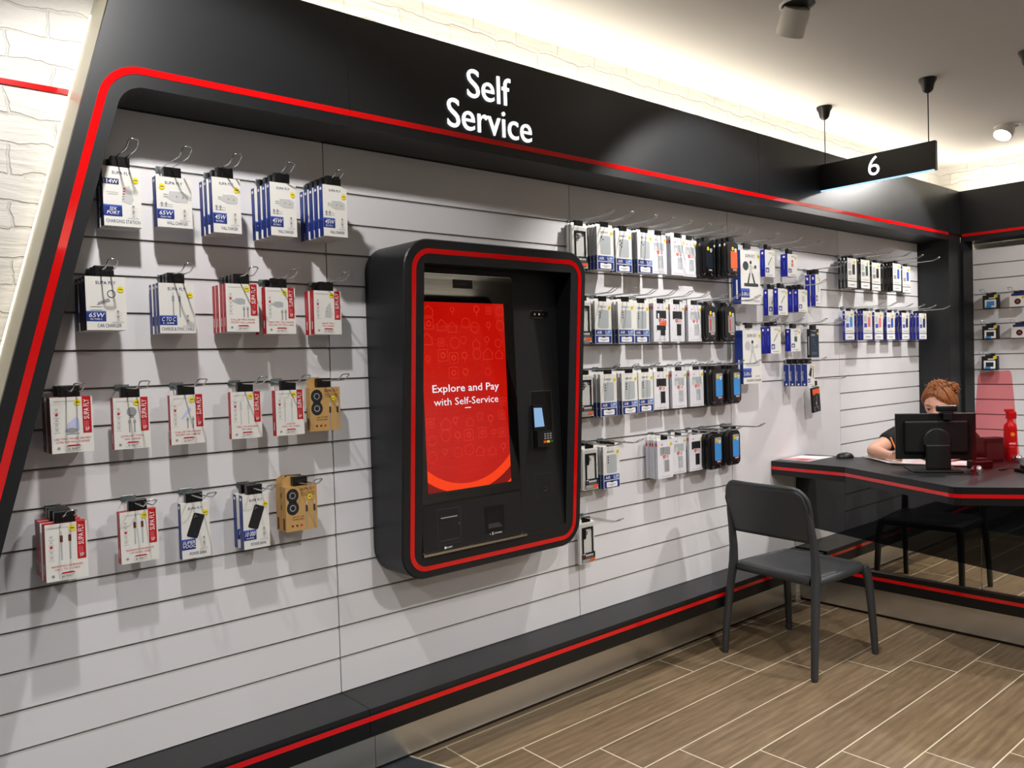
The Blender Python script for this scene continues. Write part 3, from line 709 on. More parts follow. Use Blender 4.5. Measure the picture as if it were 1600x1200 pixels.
def clear_pack(w, h, d, cam):
    root = thing('phone_case_box', 'x', 'boxed phone case'); y = -d-.0006
    mb = MB(); mb.box(-w/2, w/2, -d, 0, 0, h, 'carton_white'); mb.rect(-w*.46, w*.46, h*.03, h*.96, y, 'clear_card', .006)
    mb.box(-w*.5, w*.5, -d*.5-.0006, -d*.5, h, h+.014, 'carton_white'); mb.build('carton', root)
    mb = MB(); yy = y-.0004; fx0, fx1, fz0, fz1 = -w*.36, w*.38, h*.1, h*.88
    O = rrect(fx0, fx1, fz0, fz1, .014); I = rrect(fx0+.008, fx1-.008, fz0+.008, fz1-.008, .009)
    n = len(O); V = [(p[0], yy-.003, p[1]) for p in O]+[(p[0], yy-.003, p[1]) for p in I]+[(p[0], yy, p[1]) for p in O]
    mb.add(V, [(i, (i+1) % n, n+(i+1) % n, n+i) for i in range(n)]+[(i, 2*n+i, 2*n+(i+1) % n, (i+1) % n) for i in range(n)], 'black_plastic')
    for k, (px, pz) in enumerate(((-.2, .8), (-.08, .74), (-.2, .68), (.2, .8))[:cam]): mb.ring(w*px, h*pz, .0045, .008, yy-.0032, 'black_plastic', 14)
    if cam == 3: mb.rect(-w*.3, -w*.1, h*.6, h*.84, yy-.0028, 'black_plastic', .008)
    for cx in (fx0, fx1-.01): mb.box(cx, cx+.01, yy-.004, yy, h*.82, h*.88, 'black_plastic', bev=.001)
    mb.build('phone_case', root)
    mb = MB(); mb.rect(-w*.4, w*.46, h*.12, h*.27, yy-.005, 'ink_black'); mb.rect(-w*.4, w*.46, h*.04, h*.12, yy-.005, 'ink_grey'); mb.rect(w*.08, w*.44, h*.045, h*.115, yy-.0054, 'orange_print', .003)
    mb.line((-w*.34, h*.15), (-w*.26, h*.25), .003, yy-.0054, 'ink_red'); mb.line((-w*.36, h*.235), (-w*.2, h*.245), .003, yy-.0054, 'print_white')
    for k in range(6): mb.rect(-w*.18+k*w*.09, -w*.13+k*w*.09, h*.18, h*.225, yy-.0054, 'print_white')
    mb.rect(-w*.2, w*.36, h*.145, h*.155, yy-.0054, 'ink_grey'); mb.build('label_band', root)
    tab_part(root, d, h, .05, .03, h-.006)
    return root
def rugged_pack(w, h, d, inner):
    root = thing('phone_case_box', 'x', 'boxed phone case'); y = -d
    c = .026
    def octo(k): return rrect(-w/2+k, w/2-k, k, h-k, c-k*.6, 3)
    mb = MB(); A = octo(0); B = octo(.005); n = len(A)
    mb.prism(A, -d*.72, 0, 'rugged_black')
    V = [(p[0], -d*.72, p[1]) for p in A]+[(p[0], y, p[1]) for p in B]
    mb.add(V, [(i, (i+1) % n, n+(i+1) % n, n+i) for i in range(n)]+[tuple(range(n, 2*n))], 'rugged_black')
    mb.prism(rrect(-w*.36, w*.36, h*.12, h*.92, .016), y-.004, y, 'rugged_black')
    for s in (-1, 1): mb.line((s*w*.3, h*.06), (s*w*.2, h*.11), .002, y-.0045, 'ink_grey')
    mb.build('blister', root)
    mb = MB(); yy = y-.0046
    mb.rect(-w*.13, w*.33, h*.24, h*.88, yy, {'blue': 'print_skyblue', 'orange': 'ink_grey', 'red': 'orange_print', 'plain': 'slate_blue_print'}[inner], .008)
    mb.rect(-w*.13, w*.33, h*.72, h*.88, yy-.0003, 'ink_grey' if inner in ('blue',) else 'rugged_black', .008)
    if inner == 'orange': mb.rect(-w*.06, w*.02, h*.66, h*.76, yy-.0005, 'orange_print', .006); mb.rect(-w*.04, w*.04, h*.3, h*.62, yy-.0005, 'ink_red')
    mb.flat([(w*.14, h*.8), (w*.28, h*.8), (w*.28, h*.74), (w*.21, h*.69), (w*.14, h*.74)], yy-.0007, 'print_white'); mb.rect(w*.19, w*.23, h*.73, h*.78, yy-.0009, 'ink_black')
    mb.rect(w*.02, w*.28, h*.2, h*.22, yy, 'print_white'); mb.rect(w*.0, w*.3, h*.165, h*.175, yy, 'ink_red'); mb.build('insert_card', root)
    tab_part(root, d, h, .05, .03, h-.012); sticker(root, 0, h*.79, yy-.0006, .0095)
    return root
def slim_pack(w, h, d, pic, spine='spine_blue'):
    root = thing('accessory_box', 'x', 'boxed accessory'); y = -d-.0006
    mb = MB(); mb.box(-w/2, w/2, -d, 0, 0, h, 'carton_white', mats={'l': spine}); X = -w/2-.0006
    def sp(a, b_, z0, z1, m): mb.add([(X, -d*b_, h*z0), (X, -d*a, h*z0), (X, -d*a, h*z1), (X, -d*b_, h*z1)], [(0, 1, 2, 3)], m)
    if pic == 'block':
        R = Matrix.Translation((X, -d*.3, h*.25)) @ Matrix.Rotation(-math.pi/2, 4, 'Z')
        mb.text('SUPA FLY', 0, 0, 0, 'print_white', wd=h*.46, h=.014, bold=True, center=False, rot=math.pi/2, M=R); sp(.35, .65, .04, .12, 'print_white')
    else: sp(.35, .65, .84, .92, 'print_white'); sp(.44, .58, .3, .68, 'print_blue'); sp(.4, .62, .05, .2, 'spine_blue')
    mb.text('SUPA FLY', w*.08, h*.87, y, 'ink_navy', wd=w*.4, h=.007, bold=True); mb.rect(-w*.44, -w*.1, h*.16, h*.34, y, 'carton_blue'); mb.rect(-w*.38, -w*.18, h*.19, h*.29, y-.0002, 'print_lilac'); mb.rect(-w*.3, w*.3, h*.06, h*.08, y, 'ink_grey')
    if pic == 'stick': mb.line((-w*.2, h*.44), (w*.2, h*.74), .008, y, 'ink_grey')
    if pic == 'robot': mb.disc(0, h*.68, .009, y, 'ink_red', 12); mb.rect(-w*.12, w*.12, h*.44, h*.6, y, 'print_pink', .004)
    if pic == 'watch': mb.rect(-w*.14, w*.14, h*.42, h*.66, y, 'print_green', .006); mb.line((0, h*.7), (w*.06, h*.8), .004, y, 'print_green')
    if pic == 'block': mb.flat([(-w*.3, h*.5), (-w*.05, h*.86), (w*.15, h*.8), (w*.05, h*.4)], y, 'ink_black'); mb.rect(w*.28, w*.36, h*.35, h*.85, y, 'ink_black')
    if pic == 'plainblue': mb.rect(-w*.1, w*.2, h*.45, h*.72, y, 'ink_light')
    mb.box(-w*.2, w*.3, -d*.5-.0006, -d*.5, h, h+.02, 'carton_white'); mb.build('carton', root); tab_part(root, d, h, .045, .028, h+.004); sticker(root, w*.34, h*.84, y)
    return root
def charger3(w, h, d, m):
    root = thing('charger_box', 'x', 'boxed charger'); y = -d-.0006
    mb = MB(); mb.box(-w/2, w/2, -d, 0, 0, h, 'carton_white', mats={'l': 'carton_blue'}); X = -w/2-.0006
    mb.add([(X, -d*.6, h*.1), (X, -d*.4, h*.1), (X, -d*.4, h*.45), (X, -d*.6, h*.45)], [(0, 1, 2, 3)], 'print_white')
    mb.text('SUPA FLY', w*.0, h*.87, y, 'ink_navy', wd=w*.5, h=.017, bold=True)
    mb.disc(-w*.24, h*.71, w*.15, y, m, 20, rz=h*.085); mb.disc(w*.02, h*.78, w*.055, y, 'ink_black', 12, rz=h*.035); mb.disc(w*.26, h*.7, w*.065, y, m, 12, rz=h*.035)
    mb.flat([(-w*.05, h*.58), (-w*.04, h*.74), (w*.08, h*.74), (w*.1, h*.58)], y, 'ink_light'); mb.line((w*.08, h*.68), (w*.22, h*.68), .008, y, 'ink_light')
    mb.flat([(-w*.18, h*.38), (-w*.06, h*.58), (w*.0, h*.58), (-w*.1, h*.38)], y, m); mb.flat([(w*.06, h*.58), (w*.12, h*.58), (w*.26, h*.38), (w*.17, h*.38)], y, m)
    mb.rect(-w*.34, w*.4, h*.33, h*.39, y-.0002, m, .007)
    mb.rect(-w/2, -w*.06, h*.12, h*.29, y, 'carton_blue'); mb.rect(-w/2, -w*.06, h*.245, h*.29, y-.0001, 'print_blue'); mb.text('3-IN-1', -w*.28, h*.15, y-.0003, 'print_white', wd=w*.38, h=.021, bold=True)
    mb.text('MAGNETIC CHARGER', w*.06, h*.04, y, 'ink_navy', wd=w*.78, h=.0115); mb.rect(w*.15, w*.4, h*.12, h*.15, y, 'ink_light')
    mb.box(-w*.4, w*.1, -d*.5-.0006, -d*.5, h, h+.03, 'clear_card'); mb.build('carton', root); tab_part(root, d, h, .06, .03, h+.012); sticker(root, w*.43, h*.9, y, .012)
    return root
def dark_pack(w, h, d):
    root = thing('accessory_box', 'x', 'boxed accessory'); y = -d-.0006
    mb = MB(); mb.box(-w/2, w/2, -d, 0, 0, h, 'teal_dark', mats={'l': 'spine_black', 't': 'spine_black'}); mb.rect(-w/2, w/2, h*.88, h, y, 'spine_black'); mb.rect(-w*.4, w*.06, h*.76, h*.82, y, 'ink_grey'); mb.rect(-w*.4, w*.2, h*.91, h*.95, y, 'print_white')
    for k in range(4): mb.rect(-w*.3+k*w*.16, -w*.26+k*w*.16, h*.1, h*.2, y, 'ink_grey'); mb.disc(-w*.2+k*.012, h*(.64-.1*k), .003, y, 'ink_grey', 8)
    X = -w/2-.0006; mb.add([(X, -d*.7, h*.1), (X, -d*.35, h*.1), (X, -d*.35, h*.75), (X, -d*.7, h*.75)], [(0, 1, 2, 3)], 'ink_grey'); mb.build('carton', root)
    tab_part(root, d, h, .05, .028, h-.004); sticker(root, w*.36, h*.84, y); return root
def orange_pack(w, h, d):
    root = thing('accessory_pack', 'x', 'boxed accessory'); y = -d-.0006
    mb = MB(); mb.box(-w/2, w/2, -d, 0, 0, h, 'spine_black', bev=.004); mb.rect(-w*.46, w*.46, h*.72, h*.94, y, 'orange_print'); mb.flat([(-w*.14, h*.72), (w*.14, h*.72), (0, h*.78)], y-.0002, 'spine_black'); mb.line((0, h*.2), (w*.04, h*.68), .003, y, 'ink_grey'); mb.line((-w*.06, h*.3), (-w*.03, h*.42), .004, y, 'print_white')
    for p in ((-.3, .2), (-.3, .1), (.2, .2), (.26, .1), (.02, .2)): mb.disc(w*p[0], h*p[1], .005, y, 'ink_grey', 8)
    mb.box(-w*.36, w*.3, -d*.5-.0006, -d*.5, h-.002, h+.02, 'clear_card'); mb.build('blister', root); tab_part(root, d, h, .05, .028, h+.01); return root
def protector_pack(w, h, d, spine, art):
    root = thing('accessory_pack', 'x', 'phone accessory'); y = -d-.0006
    mb = MB(); mb.box(-w/2, w/2, -d, 0, 0, h, 'carton_white', mats={'l': spine, 'k': spine}); X = -w/2-.0006
    mb.add([(X, -d*.75, h*.86), (X, -d*.3, h*.86), (X, -d*.3, h*.9), (X, -d*.75, h*.9)], [(0, 1, 2, 3)], 'print_white'); mb.add([(X, -d*.6, h*.3), (X, -d*.4, h*.3), (X, -d*.4, h*.5), (X, -d*.6, h*.5)], [(0, 1, 2, 3)], 'ink_grey')
    mb.rect(w*.02, w*.3, h*.46, h*.8, y, art, .006); mb.rect(-w*.4, -w*.08, h*.44, h*.58, y, 'ink_grey' if spine == 'spine_black' else 'print_blue'); mb.rect(-w*.42, -w*.12, h*.64, h*.84, y, 'ink_light'); mb.rect(-w*.36, w*.36, h*.3, h*.34, y, 'ink_light')
    mb.rect(-w/2, w/2, h*.225, h*.25, y, spine); mb.rect(-w*.44, w*.44, h*.03, h*.22, y, 'print_white', .004); mb.rect(-w*.26, w*.26, h*.1, h*.13, y-.0002, 'ink_grey'); mb.rect(-w/2, w/2, 0, h*.022, y, spine)
    mb.build('carton', root); tab_part(root, d, h, .042, .026, h-.01); sticker(root, w*.26, h*.88, y, .011); return root
def far_pack(w, h, d, art):
    root = thing('accessory_box', 'x', 'boxed accessory'); y = -d-.0006
    mb = MB(); k = 'spine_black' if art != 'white' else 'carton_white'
    mb.box(-w/2, w/2, -d, 0, 0, h, k, mats={'b': 'ink_grey'})
    if art == 'white': mb.rect(-w*.4, w*.4, h*.82, h, y, 'ink_navy'); mb.rect(w*.1, w*.5, h*.85, h, y-.0002, 'spine_blue'); mb.disc(-w*.02, h*.42, w*.2, y, 'ink_black', 14); mb.disc(-w*.02, h*.42, w*.08, y-.0002, 'ink_red', 10); mb.rect(-w/2, w/2, 0, h*.06, y, 'ink_navy')
    else: mb.rect(-w*.36, w*.36, h*.1, h*.68, y, 'print_white', .004); mb.rect(-w*.24, w*.24, h*.24, h*.56, y-.0002, 'ink_black' if art == 'dark' else 'print_skyblue'); mb.rect(-w*.3, w*.05, h*.1, h*.24, y-.0003, 'print_skyblue'); mb.rect(-w*.1, w*.3, h*.75, h*.82, y, 'print_white')
    mb.build('carton', root); tab_part(root, d, h, .06, .02, h-.002); sticker(root, w*.34, h*(.9 if art != 'white' else .7), y, .012); return root

PROTO = {}
def hook_proto(L):
    k = ('hook', L)
    if k not in PROTO:
        root = thing('display_hook', 'x', 'display hook')
        for s in (-1, 1):
            pass
        mb = MB(); g = .0125; P = []
        P += [(-g, .002, 0), (-g, -L*.5, 0), (-g, -L*.84, .001), (-g, -L*.92, .008), (-g, -L, .019)]
        P += [(-g*.6, -L-.004, .021), (g*.6, -L-.004, .021)]
        P += [(g, -L, .019), (g, -L*.92, .008), (g, -L*.84, .001), (g, -L*.5, 0), (g, .002, 0)]
        mb.tube(P, .0019, 'chrome', 7); mb.build('wire', root)
        mb = MB(); mb.box(-.02, .02, -.0035, -.0005, -.008, .011, 'zinc', bev=.001); mb.box(-.022, .022, -.0005, .009, -.004, .004, 'zinc'); mb.build('bracket', root)
        PROTO[k] = (root, [False])
    return PROTO[k]
def place(key, maker, label, loc, rot, group):
    if key not in PROTO: PROTO[key] = (maker(), [False])
    root, used = PROTO[key]
    if not used[0]:
        used[0] = True; root.location = loc; root.rotation_euler = rot; root['label'] = label; root['group'] = group; return root
    return copy_thing(root, label, loc, rot, group)
def hook(x, g, L, label, group, M=None):
    loc = Vector((x, -.001, G(g))); rz = 0
    if M is not None: loc = M @ loc; rz = -math.pi/2
    return place(('hook', L), lambda: hook_proto(L)[0], label, tuple(loc), (0, 0, rz), group)
hook_proto(.225); hook_proto(.25)
ORD = ['first', 'second', 'third', 'fourth', 'fifth', 'sixth', 'seventh', 'eighth', 'ninth']
def colname(i, n): return 'leftmost' if i == 0 else 'rightmost' if i == n-1 else ORD[i]
def posname(i, n):
    if n == 1: return ''
    return 'front' if i == 0 else 'rearmost' if i == n-1 else ORD[i]
def stack(g, xc, w, h, d, n, yf, maker, key, desc, row, bay, ci, cn, gap, L=.225, M=None, group=None, pitch=None, tilt=0, jit=.03):
    """n packs on one hook, the front one's face at y=yf"""
    ztop = G(g)-gap
    hook(xc, g, L, f'chrome wire hook, {colname(ci, cn)} in the {row}, {bay}', 'wire hooks, '+bay, M)
    p = pitch or max(d*1.03, (-yf-.012)/n if n > 1 else d)
    for i in range(n):
        y = yf+i*p+d
        if y > -.004: y = -.004-.0002*i
        loc = Vector((xc+(random.uniform(-.002, .002) if i else 0), y, ztop-h)); rz = random.uniform(-jit, jit)*(.4 if i == 0 else 1)
        if M is not None: loc = M @ loc; rz -= math.pi/2
        pn = posname(i, n)
        lab = f'{pn+" " if pn else ""}{desc}, {colname(ci, cn)} hook, {row}, {bay}'
        place(key, maker, lab, tuple(loc), (0, random.uniform(-.006, .006)+tilt, rz), group or (desc+' on one hook'))

LB = 'left of kiosk'
def B(badge, cap, pic, **k): return lambda w, h, d: (lambda: blue_pack(w, h, d, badge, cap, pic, **k))
def R_(lines, watt, pic, **k): return lambda w, h, d: (lambda: red_pack(w, h, d, lines, watt, pic, **k))
C45 = B(('45W', 'PD TYPE-C'), 'WALL CHARGER', 'charger')
LEFT = [
 # groove, xc, w, h, d, n, yf, maker, key, description, row, column, of
 (1, -.685, .101, .167, .029, 2, -.10, B(('SIX', 'PORT', ''), 'CHARGING STATION', 'station', spine='carton_navy', head='114W'), 'st', 'white six-port charging station box', 'top row', 0, 5, .029),
 (1, -.5415, .101, .147, .032, 1, -.10, B(('65W', 'GaN PD'), 'WALL CHARGER', 'charger', stick='l'), 'w65', 'white 65W wall charger box', 'top row', 1, 5, .040),
 (1, -.3965, .087, .166, .0255, 3, -.13, C45, 'w45', 'blue-spined 45W wall charger box', 'top row', 2, 5, .029),
 (1, -.228, .087, .166, .0255, 4, -.16, C45, 'w45', 'blue-spined 45W wall charger box', 'top row', 3, 5, .029),
 (1, -.058, .087, .166, .0255, 5, -.18, C45, 'w45', 'blue-spined 45W wall charger box', 'top row', 4, 5, .020),
 (4, -.749, .103, .147, .034, 3, -.14, B(('65W', 'PD TYPE-C'), 'CAR CHARGER', 'car', spine='carton_navy'), 'car', 'white 65W car charger box', 'second row', 0, 5, .017),
 (4, -.549, .103, .147, .024, 3, -.11, B(('C TO C', '1.5M'), 'CHARGE & SYNC CABLE', 'cable'), 'cc', 'white charge and sync cable box', 'second row', 1, 5, .024),
 (4, -.360, .102, .147, .023, 4, -.13, R_(('DUAL USB TYPE-C POWER', 'DELIVERY WALL CHARGER'), '20 WATT', 'cube'), 'r20', 'red-striped wall charger box', 'second row', 2, 5, .020),
 (4, -.231, .101, .147, .027, 2, -.12, R_(('USB-PD TYPE-C WALL CHARGER', 'INCLUDES 1M TYPE-C CABLE'), '20 WATT', 'cube'), 'r20b', 'red-striped wall charger box', 'second row', 3, 5, .026),
 (4, -.050, .101, .146, .027, 2, -.09, R_(('USB-PD TYPE-C', 'WALL CHARGER'), '25 WATT', 'tall'), 'r25', 'red-striped wall charger box', 'second row', 4, 5, .027),
 (7, -.844, .103, .150, .043, 2, -.13, R_(('USB TYPE-C POWER DELIVERY', 'ULTRA FAST WALL CHARGER'), '25 WATT', 'plug'), 'r3a', 'red-striped 25 watt charger box', 'third row', 0, 6, .016),
 (7, -.682, .097, .147, .029, 1, -.09, R_(('ULTRA FAST TYPE-C', 'WALL CHARGER'), '18 WATT', 'adapter'), 'r3b', 'red-striped charger box picturing a plug', 'third row', 1, 6, .026),
 (7, -.525, .099, .147, .020, 1, -.09, R_(('DUAL USB TYPE-C POWER', 'DELIVERY CAR CHARGER'), '20 WATT', 'car'), 'r3c', 'red-striped car charger box', 'third row', 2, 6, .026),
 (7, -.344, .099, .146, .020, 1, -.09, R_(('TYPE-C TO LIGHTNING', 'MFI CABLE'), '20 WATT', 'white_cable'), 'r3d', 'red-striped box with one white cable', 'third row', 3, 6, .025),
 (7, -.202, .097, .146, .027, 1, -.10, R_(('1.2 METER', 'TYPE-C TO C CABLE'), '100 WATT', 'white_cable'), 'r3e', 'red-spined box with two white cables', 'third row', 4, 6, .026),
 (7, -.066, .111, .146, .029, 1, -.08, lambda w, h, d: (lambda: kraft_pack(w, h, d, ('RECYCLED', 'OCEAN PLASTIC'))), 'kr', 'brown kraft cable box', 'third row', 5, 6, .023),
 (10, -.8755, .101, .152, .034, 3, -.15, R_(('PREMIUM NYLON BRAIDED', '1.5M C TO C CABLE'), '60 WATT', 'braid', red_top=True), 'r4a', 'red-topped braided cable box', 'bottom row', 0, 5, .022),
 (10, -.6765, .102, .148, .030, 1, -.10, R_(('PREMIUM NYLON BRAIDED', '1.5M MICRO CABLE'), '60 WATT', 'braid', red_top=True), 'r4b', 'red-topped micro cable box', 'bottom row', 1, 5, .023),
 (10, -.5108, .085, .168, .025, 1, -.08, B(('SUPER', 'VOOC', ''), 'POWER BANK', 'phone'), 'pb1', 'white power bank box', 'bottom row', 2, 5, .024),
 (10, -.329, .085, .170, .027, 2, -.10, B(('10 000', 'mAh'), 'POWER BANK', 'phone'), 'pb2', 'white 10 000 power bank box', 'bottom row', 3, 5, .021),
 (10, -.1745, .111, .145, .029, 2, -.10, lambda w, h, d: (lambda: kraft_pack(w, h, d, ('RECYCLED', 'OCEAN PLASTIC'))), 'kr', 'brown kraft cable box', 'bottom row', 4, 5, .014),
]
for g, xc, w_, h_, d_, n, yf, mk, key, desc, row, ci, cn, gap in LEFT:
    stack(g, xc, w_, h_, d_, n, yf, mk(w_, h_, d_), key, desc, row, LB, ci, cn, gap)

RB = 'right of kiosk'
def A_(c): return ('air%d' % c, lambda: air_pack(.109, .19, .0118, c), 'white and blue slim case box', .109, .19, .0118)
def H_(k): return ('heart_'+k, lambda: heart_pack(.112, .184, .0145, k), {'grey': 'white case box with grey window', 'black': 'white case box with black window', 'brown': 'white case box with dull brown window', 'open': 'white case box with red heart label'}[k], .112, .184, .0145)
def C_(c): return ('clear%d' % c, lambda: clear_pack(.093, .184, .0135, c), 'clear rugged phone case pack', .093, .184, .0195)
def K_(k): return ('rugged_'+k, lambda: rugged_pack(.124, .186, .0215, k), {'blue': 'black blister case pack with blue insert', 'orange': 'black blister case pack with orange mark', 'red': 'black blister case pack with orange insert', 'plain': 'plain black blister case pack'}[k], .124, .186, .027)
ROWS = {
 'top row': (1, [(1.206, C_(4), 2, -.06), (1.331, A_(2), 4, -.09), (1.4895, A_(4), 2, -.06), (1.615, A_(2), 4, -.08), (1.7435, H_('grey'), 3, -.06), (1.8925, H_('grey'), 3, -.06), (2.0135, H_('grey'), 1, -.04), (2.118, K_('plain'), 2, -.075), (2.239, K_('red'), 4, -.14)]),
 'second row': (4, [(1.2165, C_(4), 2, -.06), (1.337, A_(3), 2, -.06), (1.4705, A_(3), 3, -.08), (1.614, A_(3), 1, -.05), (1.7345, H_('open'), 3, -.07), (1.8725, H_('black'), 2, -.06), (2.014, H_('grey'), 2, -.06), (2.127, K_('orange'), 2, -.075), (2.300, K_('orange'), 2, -.075)]),
 'third row': (7, [(1.2165, C_(4), 2, -.06), (1.3385, A_(3), 3, -.08), (1.483, A_(3), 3, -.08), (1.633, A_(3), 1, -.05), (1.7485, H_('black'), 1, -.05), (1.8765, H_('grey'), 2, -.06), (2.018, H_('grey'), 2, -.06), (2.142, K_('blue'), 3, -.10), (2.300, K_('blue'), 3, -.10)]),
 'fourth row': (10, [(1.2345, C_(3), 2, -.06), (1.356, A_(3), 3, -.07), (1.715, H_('brown'), 4, -.09), (1.873, H_('grey'), 1, -.05), (2.0125, H_('black'), 1, -.05), (2.12, K_('blue'), 3, -.10), (2.317, K_('blue'), 2, -.075)]),
 'bottom row': (13, [(1.2125, C_(3), 1, -.05)])}
for row, (g, L_) in ROWS.items():
    for ci, (xc, (key, mk, desc, w_, h_, d_), n, yf) in enumerate(L_):
        stack(g, xc, w_, h_, d_, n, yf, mk, key, desc, row, RB, ci, max(len(L_), 2), .022, L=.25)

MBY = 'above the chair'
def S_(p, h, d, w=.1, spine='spine_blue'): return lambda: slim_pack(w, h, d, p, spine)
MID = [
 (1, 2.483, .178, .288, .05, 1, -.085, lambda: charger3(.178, .288, .05, 'dark_grey_plastic'), '3d', 'large 3-in-1 charger box, dark stand', 'top row', 0, 3, .048, None),
 (1, 2.717, .098, .150, .031, 1, -.06, S_('stick', .150, .031), 'sl1', 'blue-spined slim accessory box', 'top row', 1, 3, .026, None),
 (1, 2.9365, .097, .128, .045, 1, -.07, S_('robot', .128, .045), 'sl2', 'blue-spined box with pink toy', 'top row', 2, 3, .036, None),
 (3, 2.7505, .098, .146, .03, 2, -.115, S_('stick', .146, .03), 'sl3', 'blue-spined slim accessory box', 'second row', 0, 2, .027, .058),
 (3, 2.974, .105, .127, .032, 3, -.11, S_('plainblue', .127, .032), 'sl4', 'blue-spined plain accessory box', 'second row', 1, 2, .025, None),
 (2, 3.202, .06, .188, .03, 2, -.08, S_('plainblue', .188, .03, .06), 'sl5', 'narrow tall blue-spined box', 'upper right', 0, 2, .032, None),
 (5, 2.483, .178, .288, .05, 1, -.085, lambda: charger3(.178, .288, .05, 'ink_light'), '3l', 'large 3-in-1 charger box, pale stand', 'third row', 0, 4, .040, None),
 (5, 2.7275, .098, .150, .031, 2, -.08, S_('stick', .150, .031), 'sl1', 'blue-spined slim accessory box', 'third row', 1, 4, .018, None),
 (5, 2.974, .110, .130, .036, 1, -.06, S_('watch', .130, .036, .11), 'sl6', 'blue-spined box picturing a green watch', 'third row', 2, 4, .028, None),
 (5, 3.1875, .101, .171, .022, 1, -.06, lambda: dark_pack(.101, .171, .022), 'dk', 'dark teal accessory box', 'third row', 3, 4, .028, None),
 (7, 2.957, .08, .125, .0345, 4, -.16, S_('block', .125, .0345, .08, 'carton_blue'), 'blk', 'navy-spined accessory box', 'fourth row', 0, 2, .017, None),
 (8, 3.205, .09, .150, .014, 1, -.06, lambda: orange_pack(.09, .15, .014), 'or', 'slanting black and orange pack', 'lowest hook', 0, 2, .05, None)]
for g, xc, w_, h_, d_, n, yf, mk, key, desc, row, ci, cn, gap, pitch in MID:
    stack(g, xc, w_, h_, d_, n, yf, mk, key, desc, row, MBY, ci, cn, gap, L=.25, pitch=pitch, tilt=(-.1 if key == 'or' else 0), jit=.05)

CB = 'beside corner column'
def P_(s, a): return ('p_'+s+a, lambda: protector_pack(.122, .188, .0155, s, a))
for row, g, L_ in (('top row', 1, [(3.5645+.06, 'spine_black', 'ink_black', 3, -.09), (3.785, 'spine_black', 'print_green', 3, -.09), (4.02, 'spine_black', 'ink_black', 1, -.05), (4.2175, 'spine_black', 'print_blue', 4, -.10), (4.479, 'spine_black', 'print_blue', 1, -.05)]),
                   ('lower row', 4, [(3.6005+.045, 'spine_blue', 'print_skyblue', 1, -.05), (3.806, 'spine_blue', 'print_pink', 3, -.09), (4.046, 'spine_blue', 'print_pink', 1, -.05), (4.225, 'spine_blue', 'print_blue', 1, -.05), (4.4075, 'spine_blue', 'ink_navy', 2, -.07), (4.640, 'spine_blue', 'ink_navy', 3, -.09)])):
    for ci, (xc, s, a, n, yf) in enumerate(L_):
        key, mk = P_(s, a)
        desc = {'spine_black': 'black-spined slim phone accessory pack', 'spine_blue': 'blue-spined slim phone accessory pack'}[s]
        if row == 'top row' and ci == 0: xc = 3.5645+.045
        stack(g, xc, .122, .188, .0155, n, yf, mk, key, desc, row, CB, ci, len(L_), .02, L=.27, pitch=.022 if n > 1 else None)
hook_proto(.27)
FW = 'on end wall'
for row, g, L_ in (('top row', 3, [(.135, 'blue'), (.31, 'white')]), ('middle row', 5, [(.13, 'dark'), (.318, 'white')]), ('bottom row', 7, [(.122, 'dark')])):
    for ci, (xc, a) in enumerate(L_):
        stack(g, xc, .105, .10, .03, 1, -.06, (lambda a=a: far_pack(.105, .10, .03, a)), 'far'+a, ('white' if a == 'white' else 'black')+' small square accessory box', row, FW, ci, 2, .012, L=.225, M=MR, jit=.12)

# ================================================================== kiosk
KX0, KX1, KZ0, KZ1 = .15, 1.027, .708, 1.9
def shear(k, c):
    S = Matrix.Identity(4); S[1][2] = k; S[1][3] = c; return S
KO = Matrix.Translation((-.588, 0, -KZ0))                       # world -> kiosk
FPL = shear(-.0689, -.182+.0689*KZ0); BPL = shear(.0235, -.186-.0235*KZ0)
kio = thing('self_service_kiosk', 'black wall-mounted self-service kiosk with a red touch screen and red outline', 'kiosk', (.588, 0, KZ0))
mb = MB(); mb.M = KO
O = rrect(KX0, KX1, KZ0, KZ1, .1, 9); n = len(O)
OI = rrect(KX0+.004, KX1-.004, KZ0+.004, KZ1-.004, .097, 9)
IX0, IX1, IZ0, IZ1 = .2335, .9415, .8, 1.818
I = rrect(IX0, IX1, IZ0, IZ1, .002, 9)
def fy(z): return -.182-.0689*(z-KZ0)
def by(z): return -.186+.0235*(z-KZ0)
V = [(p[0], -.001, p[1]) for p in O]+[(p[0], fy(p[1])+.004, p[1]) for p in O]+[(p[0], fy(p[1]), p[1]) for p in OI]+[(p[0], fy(p[1]), p[1]) for p in I]+[(p[0], by(p[1])+.003, p[1]) for p in I]
F = []
for r in range(4): F += [(r*n+i, r*n+(i+1) % n, (r+1)*n+(i+1) % n, (r+1)*n+i) for i in range(n)]
mb.add(V[:2*n], F[:n], 'black_laminate', True)
mb.add(V, F[n:3*n], 'black_laminate'); mb.add(V, F[3*n:], 'black_edge')
mb.build('housing', kio, fix=False)
mb = MB(); mb.M = KO @ FPL
A = rrect(.1825, .9995, .7345, 1.867, .072, 9); B2 = rrect(.1995, .9825, .7515, 1.850, .056, 9)
mb.ribbon(A+A[:1], B2+B2[:1], -.0014, .001, 'red_gloss'); tag(mb.build('red_stripe', kio, fix=True), 'glossy red outline')
mb = MB(); mb.M = KO @ BPL
mb.box(IX0, IX1, .0, .004, IZ0, IZ1, 'black_laminate')
pan = mb.build('payment_panel', kio)
mb = MB(); mb.M = KO @ BPL; mb.prism(rrect(.795, .896, 1.640, 1.672, .015), -.003, 0, 'chrome'); mb.prism(rrect(.798, .893, 1.643, 1.669, .0125), -.0036, -.003, 'screen_glass')
